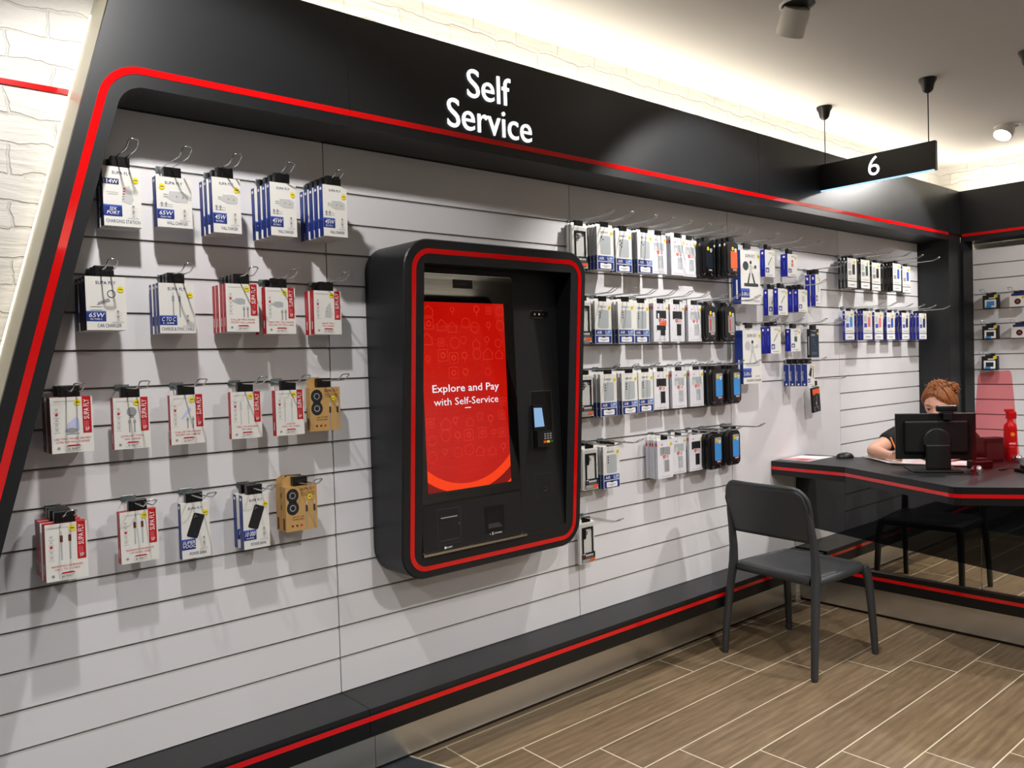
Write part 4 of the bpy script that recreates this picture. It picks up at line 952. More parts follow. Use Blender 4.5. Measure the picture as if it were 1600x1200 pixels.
for x, m_ in ((.822, 'ink_grey'), (.846, 'print_white'), (.868, 'dark_grey_plastic')): mb.disc(x, 1.656, .0045, -.0039, m_, 10)
mb.build('camera_window', pan)
mb = MB(); mb.M = KO @ BPL; mb.rect(.781, .897, 1.127, 1.35, -.0006, 'gap_dark'); mb.rect(.783, .895, 1.129, 1.348, -.0009, 'black_edge'); mb.build('reader_bay', pan)
rd = MB(); rd.M = KO @ BPL
rd.prism([(.782, 1.195), (.852, 1.19), (.838, 1.292), (.782, 1.294)], -.014, -.001, 'black_plastic'); rd.prism([(.783, 1.128), (.87, 1.128), (.882, 1.15), (.874, 1.188), (.785, 1.192)], -.03, -.001, 'black_plastic')
reader = rd.build('card_reader', pan)
mb = MB(); mb.M = KO @ BPL; mb.flat([(.786, 1.207), (.838, 1.207), (.828, 1.282), (.784, 1.284)], -.0146, 'reader_screen')
mb.rect(.812, .87, 1.142, 1.150, -.0306, 'black_edge')
for k, m_ in enumerate(('orange_print', 'sticker_yellow', 'print_green')): mb.rect(.815+k*.018, .830+k*.018, 1.143, 1.152, -.031, m_)
for r in range(3):
    for c in range(3): mb.rect(.82+c*.015, .829+c*.015, 1.158+r*.009, 1.163+r*.009, -.031, 'ink_grey')
tag(mb.build('reader_display', pan), 'lit card reader display and keys')
mb = MB(); mb.M = KO @ BPL; mb.rect(.791, .876, .926, 1.019, -.0005, 'gap_dark'); mb.rect(.792, .875, .927, 1.018, -.001, 'black_laminate')
mb.disc(.84, .955, .0085, -.0016, 'chrome', 14); mb.disc(.839, .956, .006, -.002, 'black_edge', 12); mb.build('access_door', pan)
mb = MB(); mb.M = KO @ BPL
O2 = rrect(IX0+.001, .706, IZ0-.006, 1.796, .014, 5)
mb.prism(O2, -.006, 0, 'chrome', side='chrome'); mb.prism(rrect(IX0+.002, .7035, IZ0-.003, 1.794, .013, 5), -.009, -.006, 'screen_glass', side='screen_glass'); mb.rect(IX0+.002, .7, IZ0+.001, .966, -.0093, 'black_laminate')
mb.box(IX0, .72, -.016, -.002, IZ0-.012, IZ0-.004, 'chrome')
mod = mb.build('screen_module', kio)
SX0, SX1, SZ0, SZ1 = .2665, .655, 1.008, 1.692
mb = MB(); mb.M = KO @ BPL
mb.rect(SX0, SX1, SZ0, SZ1, -.0098, 'screen_red')
yy = -.0101
def arc(cx, cz, r0, r1, a0, a1, m_, y_):
    P = []; q = 30
    A_ = [(cx+r0*math.cos(math.radians(a0+(a1-a0)*i/q)), cz+r0*math.sin(math.radians(a0+(a1-a0)*i/q))) for i in range(q+1)]
    B_ = [(cx+r1*math.cos(math.radians(a0+(a1-a0)*i/q)), cz+r1*math.sin(math.radians(a0+(a1-a0)*i/q))) for i in range(q+1)]
    for i in range(q):
        quad = [A_[i], B_[i], B_[i+1], A_[i+1]]
        # clip to the screen
        pts = quad
        for ax, lim, sg in ((0, SX0, 1), (0, SX1, -1), (1, SZ0, 1), (1, SZ1, -1)):
            out = []
            for j in range(len(pts)):
                p, q2 = pts[j], pts[(j+1) % len(pts)]
                ip, iq = sg*(p[ax]-lim) >= 0, sg*(q2[ax]-lim) >= 0
                if ip: out.append(p)
                if ip != iq:
                    t = (lim-p[ax])/(q2[ax]-p[ax]); out.append((p[0]+t*(q2[0]-p[0]), p[1]+t*(q2[1]-p[1])))
            pts = out
            if not pts: break
        if len(pts) >= 3: mb.flat(pts, y_, m_)
arc(.447, 1.315, .288, .322, 200, 340, 'screen_arc', yy); arc(.447, 1.315, .322, .36, 200, 340, 'screen_dark', yy); arc(.447, 1.315, .36, .40, 200, 340, 'screen_arc', yy)
rnd = random.Random(4)
spots_ = [(SX0+.03+ix*.055+rnd.uniform(-.008, .008), 1.26+iz*.058+rnd.uniform(-.01, .01)) for ix in range(7) for iz in range(-2, 8)]
for k, (x, z) in enumerate(spots_):
    if 1.28 < z < 1.43 and .29 < x < .63: continue
    if z > SZ1-.02: continue
    s = rnd.uniform(.014, .022); t = rnd.choice((0, 1, 2, 3)); y_ = yy-.0001
    if t == 0: mb.ring(x, z, s-.0016, s, y_, 'screen_icon', 16)
    elif t == 1:
        P = rrect(x-s, x+s, z-s, z+s, .005, 2); Q = rrect(x-s+.0016, x+s-.0016, z-s+.0016, z+s-.0016, .004, 2); m_ = len(P)
        mb.add([(p[0], y_, p[1]) for p in P]+[(p[0], y_, p[1]) for p in Q], [(i, (i+1) % m_, m_+(i+1) % m_, m_+i) for i in range(m_)], 'screen_icon'); mb.ring(x, z, s*.35, s*.5, y_, 'screen_icon', 10)
    elif t == 2:
        for a, b_ in (((-1, -1), (-1, .1)), ((1, -1), (1, .1)), ((-1.2, 0), (0, 1)), ((1.2, 0), (0, 1)), ((-1, -1), (1, -1))): mb.line((x+a[0]*s, z+a[1]*s), (x+b_[0]*s, z+b_[1]*s), .0016, y_, 'screen_icon')
    else: mb.ring(x, z+s*.3, s*.5, s*.62, y_, 'screen_icon', 12); mb.line((x, z-s), (x, z-s*.3), .0018, y_, 'screen_icon')
mb.text('Explore and Pay', .4595, 1.366, yy-.0003, 'screen_text', h=.027, wd=.309, bold=True)
mb.text('with Self-Service', .4585, 1.318, yy-.0003, 'screen_text', h=.026, wd=.299)
mb.rect(.447, .475, 1.303, 1.306, yy-.0003, 'screen_text')
tag(mb.build('touch_screen', mod), 'lit red touch screen')
mb = MB(); mb.M = KO @ BPL; mb.rect(.417, .508, 1.745, 1.777, -.0098, 'black_edge')
for k in range(5): mb.rect(.445+k*.008, .450+k*.008, 1.758, 1.764, -.0101, 'dark_grey_plastic')
mb.build('sensor_bar', mod)
mb = MB(); mb.M = KO @ BPL
mb.rect(.300, .405, .818, .946, -.0097, 'gap_dark'); mb.rect(.3012, .4038, .8192, .9448, -.0099, 'black_laminate'); mb.rect(.316, .39, .912, .916, -.0102, 'ink_grey'); mb.disc(.398, .885, .004, -.0102, 'gap_dark', 10); mb.line((.31, .832), (.395, .832), .002, -.0102, 'gap_dark')
mb.rect(.327, .334, .802, .810, -.0102, 'print_white'); mb.text('RECEIPT', .336, .803, -.0102, 'print_white', h=.0055, wd=.026, center=False, bold=True); mb.build('receipt_slot', mod)
mb = MB(); mb.M = KO @ BPL
mb.rect(.517, .612, .826, .926, -.0097, 'black_edge'); mb.rect(.53, .602, .842, .905, -.0099, 'black_plastic'); mb.flat([(.532, .843), (.602, .843), (.585, .861), (.532, .861)], -.0102, 'dark_grey_plastic')
for a, b_ in (((.548, .817), (.556, .828)), ((.556, .817), (.548, .828))): mb.line(a, b_, .002, -.0102, 'print_white')
mb.disc(.539, .822, .0018, -.0102, 'print_white', 8); mb.text('SCANNER', .561, .8195, -.0102, 'print_white', h=.0055, wd=.036, center=False, bold=True); mb.build('scanner_window', mod)

# ================================================================== service desk
DZ = .858
desk = thing('service_desk', 'black angular service desk with a red edge stripe and mirrored front', 'desk', (3.1, -.8, 0))
TD = Matrix.Translation((-3.1, .8, 0))
FR = [(2.78, -.004), (2.768, -.45), (2.447, -1.09), (2.436, -1.118), (2.445, -1.145), (2.60, -1.36), (2.775, -1.9), (2.78, -2.4)]
BK = [(3.17, -2.4), (3.2, -2.0), (3.55, -1.5), (3.68, -1.15), (3.68, -.9), (3.36, -.74), (3.215, -.37), (3.175, -.004)]
POLY = FR+BK
def desk_front(dx): return [(x+dx, y) for x, y in FR]+BK
mb = MB(); mb.M = TD; mb.slab(POLY[::-1], DZ-.031, DZ, 'black_laminate', side='black_edge'); mb.slab(desk_front(.004)[::-1], DZ-.048, DZ-.031, 'black_edge'); mb.slab(POLY[::-1], DZ-.08, DZ-.048, 'black_edge')
mb.slab([(2.47, -1.1005), (2.47, -1.0985), (3.6, -1.036), (3.6, -1.038)][::-1], DZ, DZ+.0003, 'gap_dark'); mb.build('worktop', desk)
mb = MB(); mb.M = TD
V = [(x-.0012, y, z) for z in (DZ-.048, DZ-.031) for x, y in FR]; k = len(FR); mb.add(V, [(i, i+1, k+i+1, k+i) for i in range(k-1)], 'red_gloss'); tag(mb.build('red_stripe', desk), 'glossy red stripe')
XM = 3.02
mb = MB(); mb.M = TD
for y0, y1 in ((-1.02, -.004), (-2.4, -1.023)): mb.box(XM, XM+.02, y0, y1, .2, DZ-.08, 'mirror')
tag(mb.build('mirror_panel', desk), 'mirrored panel')
mb = MB(); mb.M = TD
for poly in ([(-.004, .46), (-1.02, .372), (-1.02, .777), (-.02, .777)], [(-1.023, .3717), (-1.6, .32), (-2.4, .32), (-2.4, .777), (-1.023, .777)]):
    mb.add([(XM-.0015, a, b_) for a, b_ in poly], [tuple(range(len(poly)))], 'black_glass')
tag(mb.build('glass_panel', desk), 'glossy black glass')
mb = MB(); mb.M = TD
mb.box(XM-.02, XM+.02, -2.4, -.196, .232, .257, 'black_edge'); mb.box(XM-.02, XM+.02, -2.4, -.196, .163, .214, 'black_edge'); mb.box(XM-.016, XM+.02, -2.4, -.196, .214, .232, 'black_edge'); mb.build('base_rail', desk)
mb = MB(); mb.M = TD; mb.box(XM-.0212, XM-.016, -2.4, -.196, .214, .232, 'red_gloss'); tag(mb.build('base_stripe', desk), 'glossy red stripe')
mb = MB(); mb.M = TD; mb.box(XM+.022, XM+.03, -2.4, -.014, .016, .165, 'steel'); mb.box(XM+.03, XM+.04, -2.4, -.014, .0005, .02, 'black_edge'); tag(mb.build('kick_plate', desk), 'brushed steel kick plate')

# brochure, mouse, papers, pencil
mb = MB(); mb.slab([(2.862, -.02), (2.872, -.182), (3.135, -.19), (3.085, -.02)][::-1][::-1], DZ, DZ+.003, 'paper')
mb.slab([(2.866, -.024), (2.876, -.176), (2.985, -.18), (2.95, -.024)], DZ+.003, DZ+.0034, 'print_pink'); mb.slab([(2.88, -.09), (2.885, -.15), (2.94, -.155), (2.93, -.1)], DZ+.0034, DZ+.0037, 'carton_red'); mb.slab([(2.9, -.03), (2.905, -.06), (2.95, -.06), (2.94, -.03)], DZ+.0034, DZ+.0037, 'ink_light')
tag(mb.build('brochure', fix=True), 'red and white brochure lying on the wall end of the desk', 'brochure')
mr = thing('computer_mouse', 'small black rounded mouse on the desk between brochure and papers', 'mouse', (3.135, -.262, DZ), math.radians(-28))
mb = MB(); mb.grid(lambda u, v: ((.055*math.cos(2*math.pi*u))*math.cos(v*math.pi/2)**.6, (.036*math.sin(2*math.pi*u))*math.cos(v*math.pi/2)**.6, .03*math.sin(v*math.pi/2)), 24, 8, 'black_plastic', loop=True); mb.build('shell', mr)
mb = MB(); mb.box(-.008, .02, -.003, .003, .026, .0312, 'dark_grey_plastic', bev=.001); mb.build('wheel', mr)
cb = thing('clipboard', 'black clipboard under the papers on the desk in front of the person', 'clipboard', (3.14, -.68, DZ))
mb = MB(); mb.M = Matrix.Translation((-3.14, .68, -DZ)); mb.slab([(3.13, -.45), (2.985, -.60), (3.04, -.825), (3.17, -.955), (3.3, -.86)], DZ, DZ+.006, 'black_plastic'); mb.build('board', cb, fix=True)
mb = MB(); mb.M = Matrix.Translation((-3.14, .68, -DZ)); mb.slab([(3.008, -.60), (3.0, -.612), (3.032, -.72), (3.045, -.715)], DZ+.006, DZ+.0066, 'zinc'); mb.build('clip', cb, fix=True)
mb = MB(); mb.slab([(3.218, -.325), (3.015, -.565), (3.07, -.79), (3.3, -.60)], DZ+.0066, DZ+.0076, 'paper'); mb.rect(0, .0001, 0, .0001, 0, 'paper'); tag(mb.build('paper_sheet', fix=True), 'white paper sheet the person writes on', 'paper', 'papers on the desk')
mb = MB(); mb.slab([(3.08, -.80), (3.13, -.94), (3.31, -.90), (3.30, -.66)], DZ+.0066, DZ+.0076, 'paper'); tag(mb.build('paper_sheet', fix=True), 'white paper sheet behind the monitor stand, towards the red screen', 'paper', 'papers on the desk')
pn = thing('pencil', 'orange pencil held in the writing hand of the seated person', 'pencil', (3.0342, -.6285, .8678))
mb = MB(); mb.tube([(0, 0, 0), (.0064, .010, .0165)], [.0006, .0038], 'skin_dark', 8); mb.tube([(.0064, .010, .0165), (.0496, .0775, .128)], .0042, 'pencil_orange', 6); mb.build('shaft', pn)

# monitor with webcam
ma = math.atan2(-.81, .59)
mon = thing('computer_monitor', 'black computer monitor seen from behind on the desk, hiding the person', 'monitor', (2.905, -.865, DZ), ma)
mb = MB(); mb.box(-.187, .187, .03, .05, .055, .288, 'monitor_black', bev=.004); mb.box(-.15, .15, .012, .03, .085, .255, 'monitor_black', bev=.012); mb.build('screen_housing', mon)
mb = MB(); mb.box(-.178, .178, .0502, .0508, .066, .279, 'screen_glass'); mb.build('screen', mon)
mb = MB(); mb.box(-.058, .058, -.024, .0, 0.008, .135, 'monitor_black', bev=.008); mb.lathe([(.066, 0), (.066, .012), (.06, .016)], 'black_laminate', 28, Matrix.Translation((0, .012, .15)) @ Matrix.Rotation(math.pi/2, 4, 'X')); mb.build('stand', mon)
mb = MB(); mb.box(-.13, .1, -.075, .13, 0, .01, 'black_plastic', bev=.004); mb.build('base_plate', mon)
wc = thing('webcam', 'black webcam clipped on top of the monitor', 'webcam', (2.937, -.903, DZ+.285), ma)
mb = MB(); mb.box(-.05, .05, -.0, .03, .012, .044, 'black_plastic', bev=.009); mb.build('body', wc)
mb = MB(); mb.box(-.028, .028, .0, .05, .0005, .014, 'black_plastic', bev=.002); mb.box(-.02, .02, -.008, .01, -.03, .006, 'black_plastic', bev=.003); mb.build('clip', wc)
mb = MB(); mb.lathe([(.009, 0), (.009, .004)], 'screen_glass', 16, Matrix.Translation((0, .03, .028)) @ Matrix.Rotation(-math.pi/2, 4, 'X')); mb.build('lens', wc)

# red acrylic partition
ac = thing('acrylic_partition', 'see-through red acrylic partition clamped upright on the desk', 'partition', (3.15, -1.052, DZ))
mb = MB(); mb.M = Matrix.Translation((-3.15, 1.052, -DZ))
L1 = fillet((2.822, DZ+.002), (2.93, 1.348), (3.15, 1.35), .05, 8); L2 = fillet((3.15, 1.35), (3.366, 1.351), (3.478, DZ+.002), .05, 8)
mb.prism(L1[:-1]+L2[1:], -1.056, -1.049, 'red_acrylic'); mb.build('panel', ac, fix=True)
for x in (2.885, 3.44):
    mb = MB(); mb.M = Matrix.Translation((-3.15, 1.052, -DZ))
    for yy_, s in ((-1.0575, -1), (-1.0475, 1)): mb.lathe([(.02, 0), (.019, .012), (.012, .018)], 'chrome', 18, Matrix.Translation((x, yy_, DZ+.024)) @ Matrix.Rotation(s*-math.pi/2, 4, 'X'))
    mb.box(x-.014, x+.014, -1.072, -1.058, DZ, DZ+.03, 'chrome', bev=.003); mb.box(x-.014, x+.014, -1.047, -1.033, DZ, DZ+.03, 'chrome', bev=.003); tag(mb.build('clamp', ac), 'chrome clamp')
bt = thing('spray_bottle', 'red bottle with a trigger top standing behind the red partition', 'bottle', (3.56, -.985, DZ))
mb = MB(); mb.lathe([(.03, 0), (.032, .006), (.032, .175), (.028, .192), (.015, .205), (.0145, .222)], 'bottle_red', 24); mb.build('bottle_body', bt)
mb = MB(); mb.box(-.018, .03, -.014, .014, .222, .262, 'bottle_red', bev=.005, M=Matrix.Rotation(math.radians(-35), 4, 'Z')); mb.box(-.03, .018, -.009, .009, .262, .276, 'bottle_red', bev=.003, M=Matrix.Rotation(math.radians(-35), 4, 'Z')); mb.build('trigger_head', bt)
mb = MB(); R35 = Matrix.Rotation(math.radians(-52), 4, 'Z'); mb.disc(0, .14, .011, -.0335, 'sticker_yellow', 16, M=R35); mb.rect(-.018, .014, .085, .095, -.0335, 'print_white', M=R35); mb.rect(-.016, .008, .07, .075, -.0335, 'print_pink', M=R35); mb.build('label', bt)
bx = thing('card_terminal', 'black boxy terminal on the desk behind the red partition', 'terminal', (3.12, -.985, DZ), math.radians(-30))
mb = MB(); mb.box(-.05, .05, -.035, .035, 0, .04, 'black_plastic', bev=.006); mb.build('body', bx); mb = MB(); mb.box(-.03, .03, -.02, .02, .04, .052, 'dark_grey_plastic', bev=.003); mb.build('head', bx)
tr = thing('desk_organiser', 'dark desk organiser behind the red partition, left of the red bottle', 'organiser', (3.46, -.95, DZ), math.radians(-30))
mb = MB(); mb.box(-.10, .02, -.03, .03, 0, .13, 'black_plastic', bev=.005); mb.build('body', tr); mb = MB(); mb.box(-.09, .01, -.033, -.03, .015, .10, 'dark_grey_plastic'); mb.build('front', tr)
dp = thing('desk_phone', 'small black handset with a cable near the right edge of the desk', 'phone', (3.10, -1.225, DZ), math.radians(-40))
mb = MB(); mb.box(-.06, .06, -.05, .05, 0, .02, 'black_plastic', bev=.006); mb.build('base', dp); mb = MB(); mb.box(-.055, .055, -.02, .015, .02, .04, 'black_plastic', bev=.007); mb.build('handset', dp)
mb = MB(); mb.tube([(-.05, .03, .012), (-.08, .04, .02), (-.1, .06, .008), (-.1, .1, .003), (-.06, .12, .003)], .003, 'black_plastic', 7); mb.build('cable', dp)
# counter with office devices behind, at the right edge
ct = thing('back_counter', 'black low counter at the right edge behind the desk', 'counter', (4.5, -1.2, 0))
mb = MB(); mb.box(-.3, .3, -.5, .40, .72, .75, 'black_laminate'); mb.build('worktop', ct); mb = MB(); mb.box(-.27, .28, -.48, .38, 0, .72, 'black_laminate'); mb.build('cabinet', ct)
pr_ = thing('printer', 'white office printer at the right edge, under grey trays', 'printer', (4.42, -.985, .75))
mb = MB(); mb.box(-.17, .17, -.2, .14, 0, .125, 'plain_white', bev=.008); mb.build('body', pr_); mb = MB(); mb.box(-.175, -.168, -.15, .1, .03, .06, 'black_plastic'); mb.build('paper_slot', pr_)
gd = thing('document_tray', 'grey document tray on top of the white printer', 'tray', (4.42, -.985, .8765))
mb = MB(); mb.box(-.16, .16, -.19, .13, 0, .05, 'grey_device', bev=.004); mb.build('lower_tray', gd); mb = MB(); mb.box(-.166, -.16, .02, .1, .012, .04, 'black_plastic'); mb.build('label_plate', gd); mb = MB(); mb.box(-.16, .16, -.19, .13, .062, .082, 'plain_white', bev=.003); mb.box(-.1, .1, -.1, .05, .05, .062, 'black_plastic'); mb.build('upper_tray', gd)
mb = MB(); mb.box(-.15, .15, -.19, .135, 0, .022, 'folder_yellow', bev=.002); o = mb.build('folder'); o.location = (4.42, -.985, .9595); tag(o, 'yellow folder lying on the grey trays at the right edge', 'folder')

# ================================================================== visitor chair
ch = thing('visitor_chair', 'dark grey plastic chair standing at the desk, its back towards the viewer', 'chair', (2.245, -.472, 0), math.radians(-4.1))
def seat_pt(x, y): return .452-.016*math.exp(-((x-.0)/.15)**2-(y/.16)**2)+.012*max(0, x/.22)**3*0-.012*max(0, (x-.16)/.06)**2
mb = MB()
nx, ny = 22, 20; top = []; bot = []
def sp_(i, j):
    u = i/(nx-1)*2-1; v = j/(ny-1)*2-1
    x = .012+.215*u; hw = .222-.006*u
    y = hw*v*(1-.05*max(0, abs(u)-.8)/.2)
    if abs(u) > .86: y *= 1-.06*((abs(u)-.86)/.14)**2
    return x, y
V = []
for j in range(ny):
    for i in range(nx): x, y = sp_(i, j); e = max(abs(i/(nx-1)*2-1), abs(j/(ny-1)*2-1)); V.append((x, y, seat_pt(x, y)-.010*max(0, (e-.9)/.1)**2))
for j in range(ny):
    for i in range(nx): x, y = sp_(i, j); V.append((x, y, .418))
F = []; N = nx*ny
for j in range(ny-1):
    for i in range(nx-1): a = j*nx+i; F += [(a, a+1, a+nx+1, a+nx), (N+a, N+a+nx, N+a+nx+1, N+a+1)]
for i in range(nx-1): F += [(i, N+i, N+i+1, i+1), ((ny-1)*nx+i, (ny-1)*nx+i+1, N+(ny-1)*nx+i+1, N+(ny-1)*nx+i)]
for j in range(ny-1): F += [(j*nx, (j+1)*nx, N+(j+1)*nx, N+j*nx), (j*nx+nx-1, N+j*nx+nx-1, N+(j+1)*nx+nx-1, (j+1)*nx+nx-1)]
mb.add(V, F, 'dark_grey_plastic', True)
# rounded rim of the seat frame
rim = [(-.205, -.2), (-.205, 0), (-.205, .2), (-.17, .228), (0, .226), (.19, .216), (.222, .19), (.228, 0), (.222, -.19), (.19, -.216), (0, -.226), (-.17, -.228), (-.205, -.2)]
mb.tube([(x, y, .428) for x, y in rim], [(.014, .019)]*len(rim), 'dark_grey_plastic', 12, caps=False)
mb.build('seat', ch, fix=True)
# backrest: curved shell with rounded upper corners
mb = MB(); nu, nv = 25, 13; V = []
for side in (0, 1):
    for j in range(nv):
        for i in range(nu):
            a = i/(nu-1)*2-1; t = j/(nv-1)
            top_ = .858-.085*(1-math.sqrt(max(0, 1-max(0, (abs(a)-.68)/.32)**2))); bot_ = .618+.010*(1-a*a)-.012
            z = bot_+(top_-bot_)*t; y = a*(.222+.004*t)
            x = -.205-.055*t-.040*(1-a*a)+.0*t
            th = .020 if 0 < i < nu-1 else .010
            V.append((x+(th/2 if side else -th/2), y, z))
F = []; N = nu*nv
for j in range(nv-1):
    for i in range(nu-1): a = j*nu+i; F += [(a, a+nu, a+nu+1, a+1), (N+a, N+a+1, N+a+nu+1, N+a+nu)]
for i in range(nu-1): F += [(i, i+1, N+i+1, N+i), ((nv-1)*nu+i, N+(nv-1)*nu+i, N+(nv-1)*nu+i+1, (nv-1)*nu+i+1)]
for j in range(nv-1): F += [(j*nu, N+j*nu, N+(j+1)*nu, (j+1)*nu), (j*nu+nu-1, (j+1)*nu+nu-1, N+(j+1)*nu+nu-1, N+j*nu+nu-1)]
mb.add(V, F, 'dark_grey_plastic', True)
def rimpt(a, z): t = (z-.606)/.252; return (-.205-.055*t-.040*(1-a*a), a*(.222+.004*t), z)
RIM = [rimpt(-1, .618), rimpt(-1, .70)]+[rimpt(a, .858-.085*(1-math.sqrt(max(0, 1-max(0, (abs(a)-.68)/.32)**2)))) for a in (-1, -.985, -.95, -.9, -.83, -.74, -.6, -.3, 0, .3, .6, .74, .83, .9, .95, .985, 1)]+[rimpt(1, .70), rimpt(1, .618)]
mb.tube(RIM, [.0115]*len(RIM), 'dark_grey_plastic', 10); mb.build('backrest', ch, fix=True)
for s in (-1, 1):
    mb = MB()
    mb.tube([(-.262, s*.247, .012), (-.25, s*.244, .15), (-.222, s*.234, .36), (-.207, s*.228, .45), (-.207, s*.226, .53), (-.217, s*.225, .62), (-.236, s*.222, .715), (-.246, s*.216, .77)],
            [(.0145, .0165), (.0155, .018), (.018, .021), (.019, .024), (.017, .021), (.015, .018), (.0125, .014), (.009, .008)], 'dark_grey_plastic', 14, sq=.75)
    leg = mb.build('leg', ch); mb = MB(); mb.lathe([(.013, 0), (.0145, .004), (.0145, .013)], 'dark_grey_plastic', 14, Matrix.Translation((-.262, s*.247, .0004))); mb.build('foot_cap', leg)
    mb = MB()
    mb.tube([(.257, s*.24, .012), (.247, s*.237, .15), (.231, s*.23, .34), (.222, s*.224, .4), (.205, s*.216, .432)], [(.0145, .0165), (.0155, .018), (.018, .021), (.0195, .023), (.018, .02)], 'dark_grey_plastic', 14, sq=.75)
    leg = mb.build('leg', ch); mb = MB(); mb.lathe([(.013, 0), (.0145, .004), (.0145, .013)], 'dark_grey_plastic', 14, Matrix.Translation((.257, s*.24, .0004))); mb.build('foot_cap', leg)

# ================================================================== ceiling: hanging signs and downlights
def hanging_sign(y0, y1, lab, num=None, cab=None):
    X = 3.02; z0, z1 = 2.387, 2.537
    root = thing('hanging_sign', lab, 'sign', (X, (y0+y1)/2, z0)); T = Matrix.Translation((-X, -(y0+y1)/2, -z0))
    mb = MB(); mb.M = T; mb.box(X-.014, X+.014, y0, y1, z0, z1, 'black_edge', bev=.002); mb.build('panel', root)
    mb = MB(); mb.M = T; mb.box(X-.0146, X-.004, y0+.006, y1-.004, z0-.003, z0+.004, 'led_blue'); tag(mb.build('light_edge', root), 'pale blue glowing lower edge')
    if num:
        mb = MB(); mb.M = T; Rz = Matrix.Translation((X-.0152, 0, 0)) @ Matrix.Rotation(-math.pi/2, 4, 'Z')
        mb.text(num, (y0+y1)/2*-1, z0+.033, 0, 'led_white', h=.103, M=Rz); tag(mb.build('numeral', root), 'glowing white numeral')
    for cy in cab:
        mb = MB(); mb.M = T; mb.tube([(X, cy, z1), (X, cy, CEIL-.02)], .0028, 'black_plastic', 8); mb.build('cable', root)
        mb = MB(); mb.M = T; mb.lathe([(.043, 0), (.042, -.012), (.032, -.03), (.026, -.058), (.02, -.066), (.007, -.074)], 'black_plastic', 24, Matrix.Translation((X, cy, CEIL-.0005))); mb.build('ceiling_rose', root)
hanging_sign(-.837, -.205, 'black hanging counter sign showing a glowing white number 6', '6', (-.8, -.238))
root = thing('pendant_cord', 'black ceiling cup with a cord, cut by the right edge near the number 6 sign', 'pendant', (3.02, -1.256, CEIL-.4))
mb = MB(); mb.tube([(0, 0, 0), (0, 0, .39)], .0028, 'black_plastic', 8); mb.build('cable', root)
mb = MB(); mb.lathe([(.043, 0), (.042, -.012), (.032, -.03), (.026, -.058), (.02, -.066), (.007, -.074)], 'black_plastic', 24, Matrix.Translation((0, 0, .3995))); mb.build('ceiling_rose', root)
def downlight(x, y, aim, lab, L=.105, r=.056):
    root = thing('ceiling_downlight', lab, 'downlight', (x, y, CEIL), group='adjustable ceiling downlights')
    d = (Vector(aim)-Vector((x, y, CEIL))).normalized(); q = d.to_track_quat('-Z', 'Y').to_matrix().to_4x4()
    mb = MB(); mb.lathe([(r*1.32, 0), (r*1.32, -.005), (r*1.2, -.009), (r*1.12, -.006), (r*1.12, 0)], 'lamp_white', 36); mb.build('trim_ring', root)
    mb = MB(); mb.lathe([(r*1.1, -.0005), (r*1.1, -.002)], 'lamp_inside', 30); mb.build('recess', root)
    c = Matrix.Translation(d*.015) @ q
    mb = MB(); V = [(r*.9, .0), (r, -.02), (r, -L), (r*.92, -L), (r*.86, -L+.012)]; mb.lathe(V, 'lamp_white', 32, c); mb.build('barrel', root)
    mb = MB(); mb.lathe([(r*.85, -L+.012), (r*.85, -L+.010)], 'lamp_face', 28, c); tag(mb.build('lamp_face', root), 'glowing lamp face')
downlight(1.655, -.862, (2.2, .1, 1.4), 'white adjustable downlight barrel at the top edge of the ceiling, above the kiosk')
downlight(4.36, -.735, (3.75, -.55, 2.0), 'white adjustable downlight with a lit face, right of the number 6 sign', L=.07)

# ================================================================== the seated person
per = thing('person', 'seated person with ginger hair in a black T-shirt, writing behind the monitor', 'person', (3.62, -.64, 0))
def skin_obj(name, chains, m, parent, levels=2, root=0):
    """chains: dict of points {key:(co, r)}, list of edges -> one smooth continuous skin"""
    P, E = chains; keys = list(P); ix = {k: i for i, k in enumerate(keys)}
    me = bpy.data.meshes.new(name); me.from_pydata([P[k][0] for k in keys], [(ix[a], ix[b]) for a, b in E], [])
    o = bpy.data.objects.new(name, me); COL.objects.link(o); me.materials.append(MATS[m])
    bm = bmesh.new(); bm.from_mesh(me); lay = bm.verts.layers.skin.verify(); bm.verts.ensure_lookup_table()
    roots = set(root if isinstance(root, (set, list)) else [keys[root]])
    for i, k in enumerate(keys):
        r = P[k][1]; bm.verts[i][lay].radius = r if isinstance(r, tuple) else (r, r); bm.verts[i][lay].use_root = k in roots
    bm.to_mesh(me); bm.free()
    sk = o.modifiers.new('skin', 'SKIN'); sk.use_smooth_shade = True; sk.branch_smoothing = .6
    sb = o.modifiers.new('sub', 'SUBSURF'); sb.levels = levels; sb.render_levels = levels
    o.parent = parent; o.matrix_parent_inverse = Matrix.Translation(-Vector(parent.location))
    return o
RW, LW = (3.105, -.522, .896), (3.25, -.80, .893)         # wrists
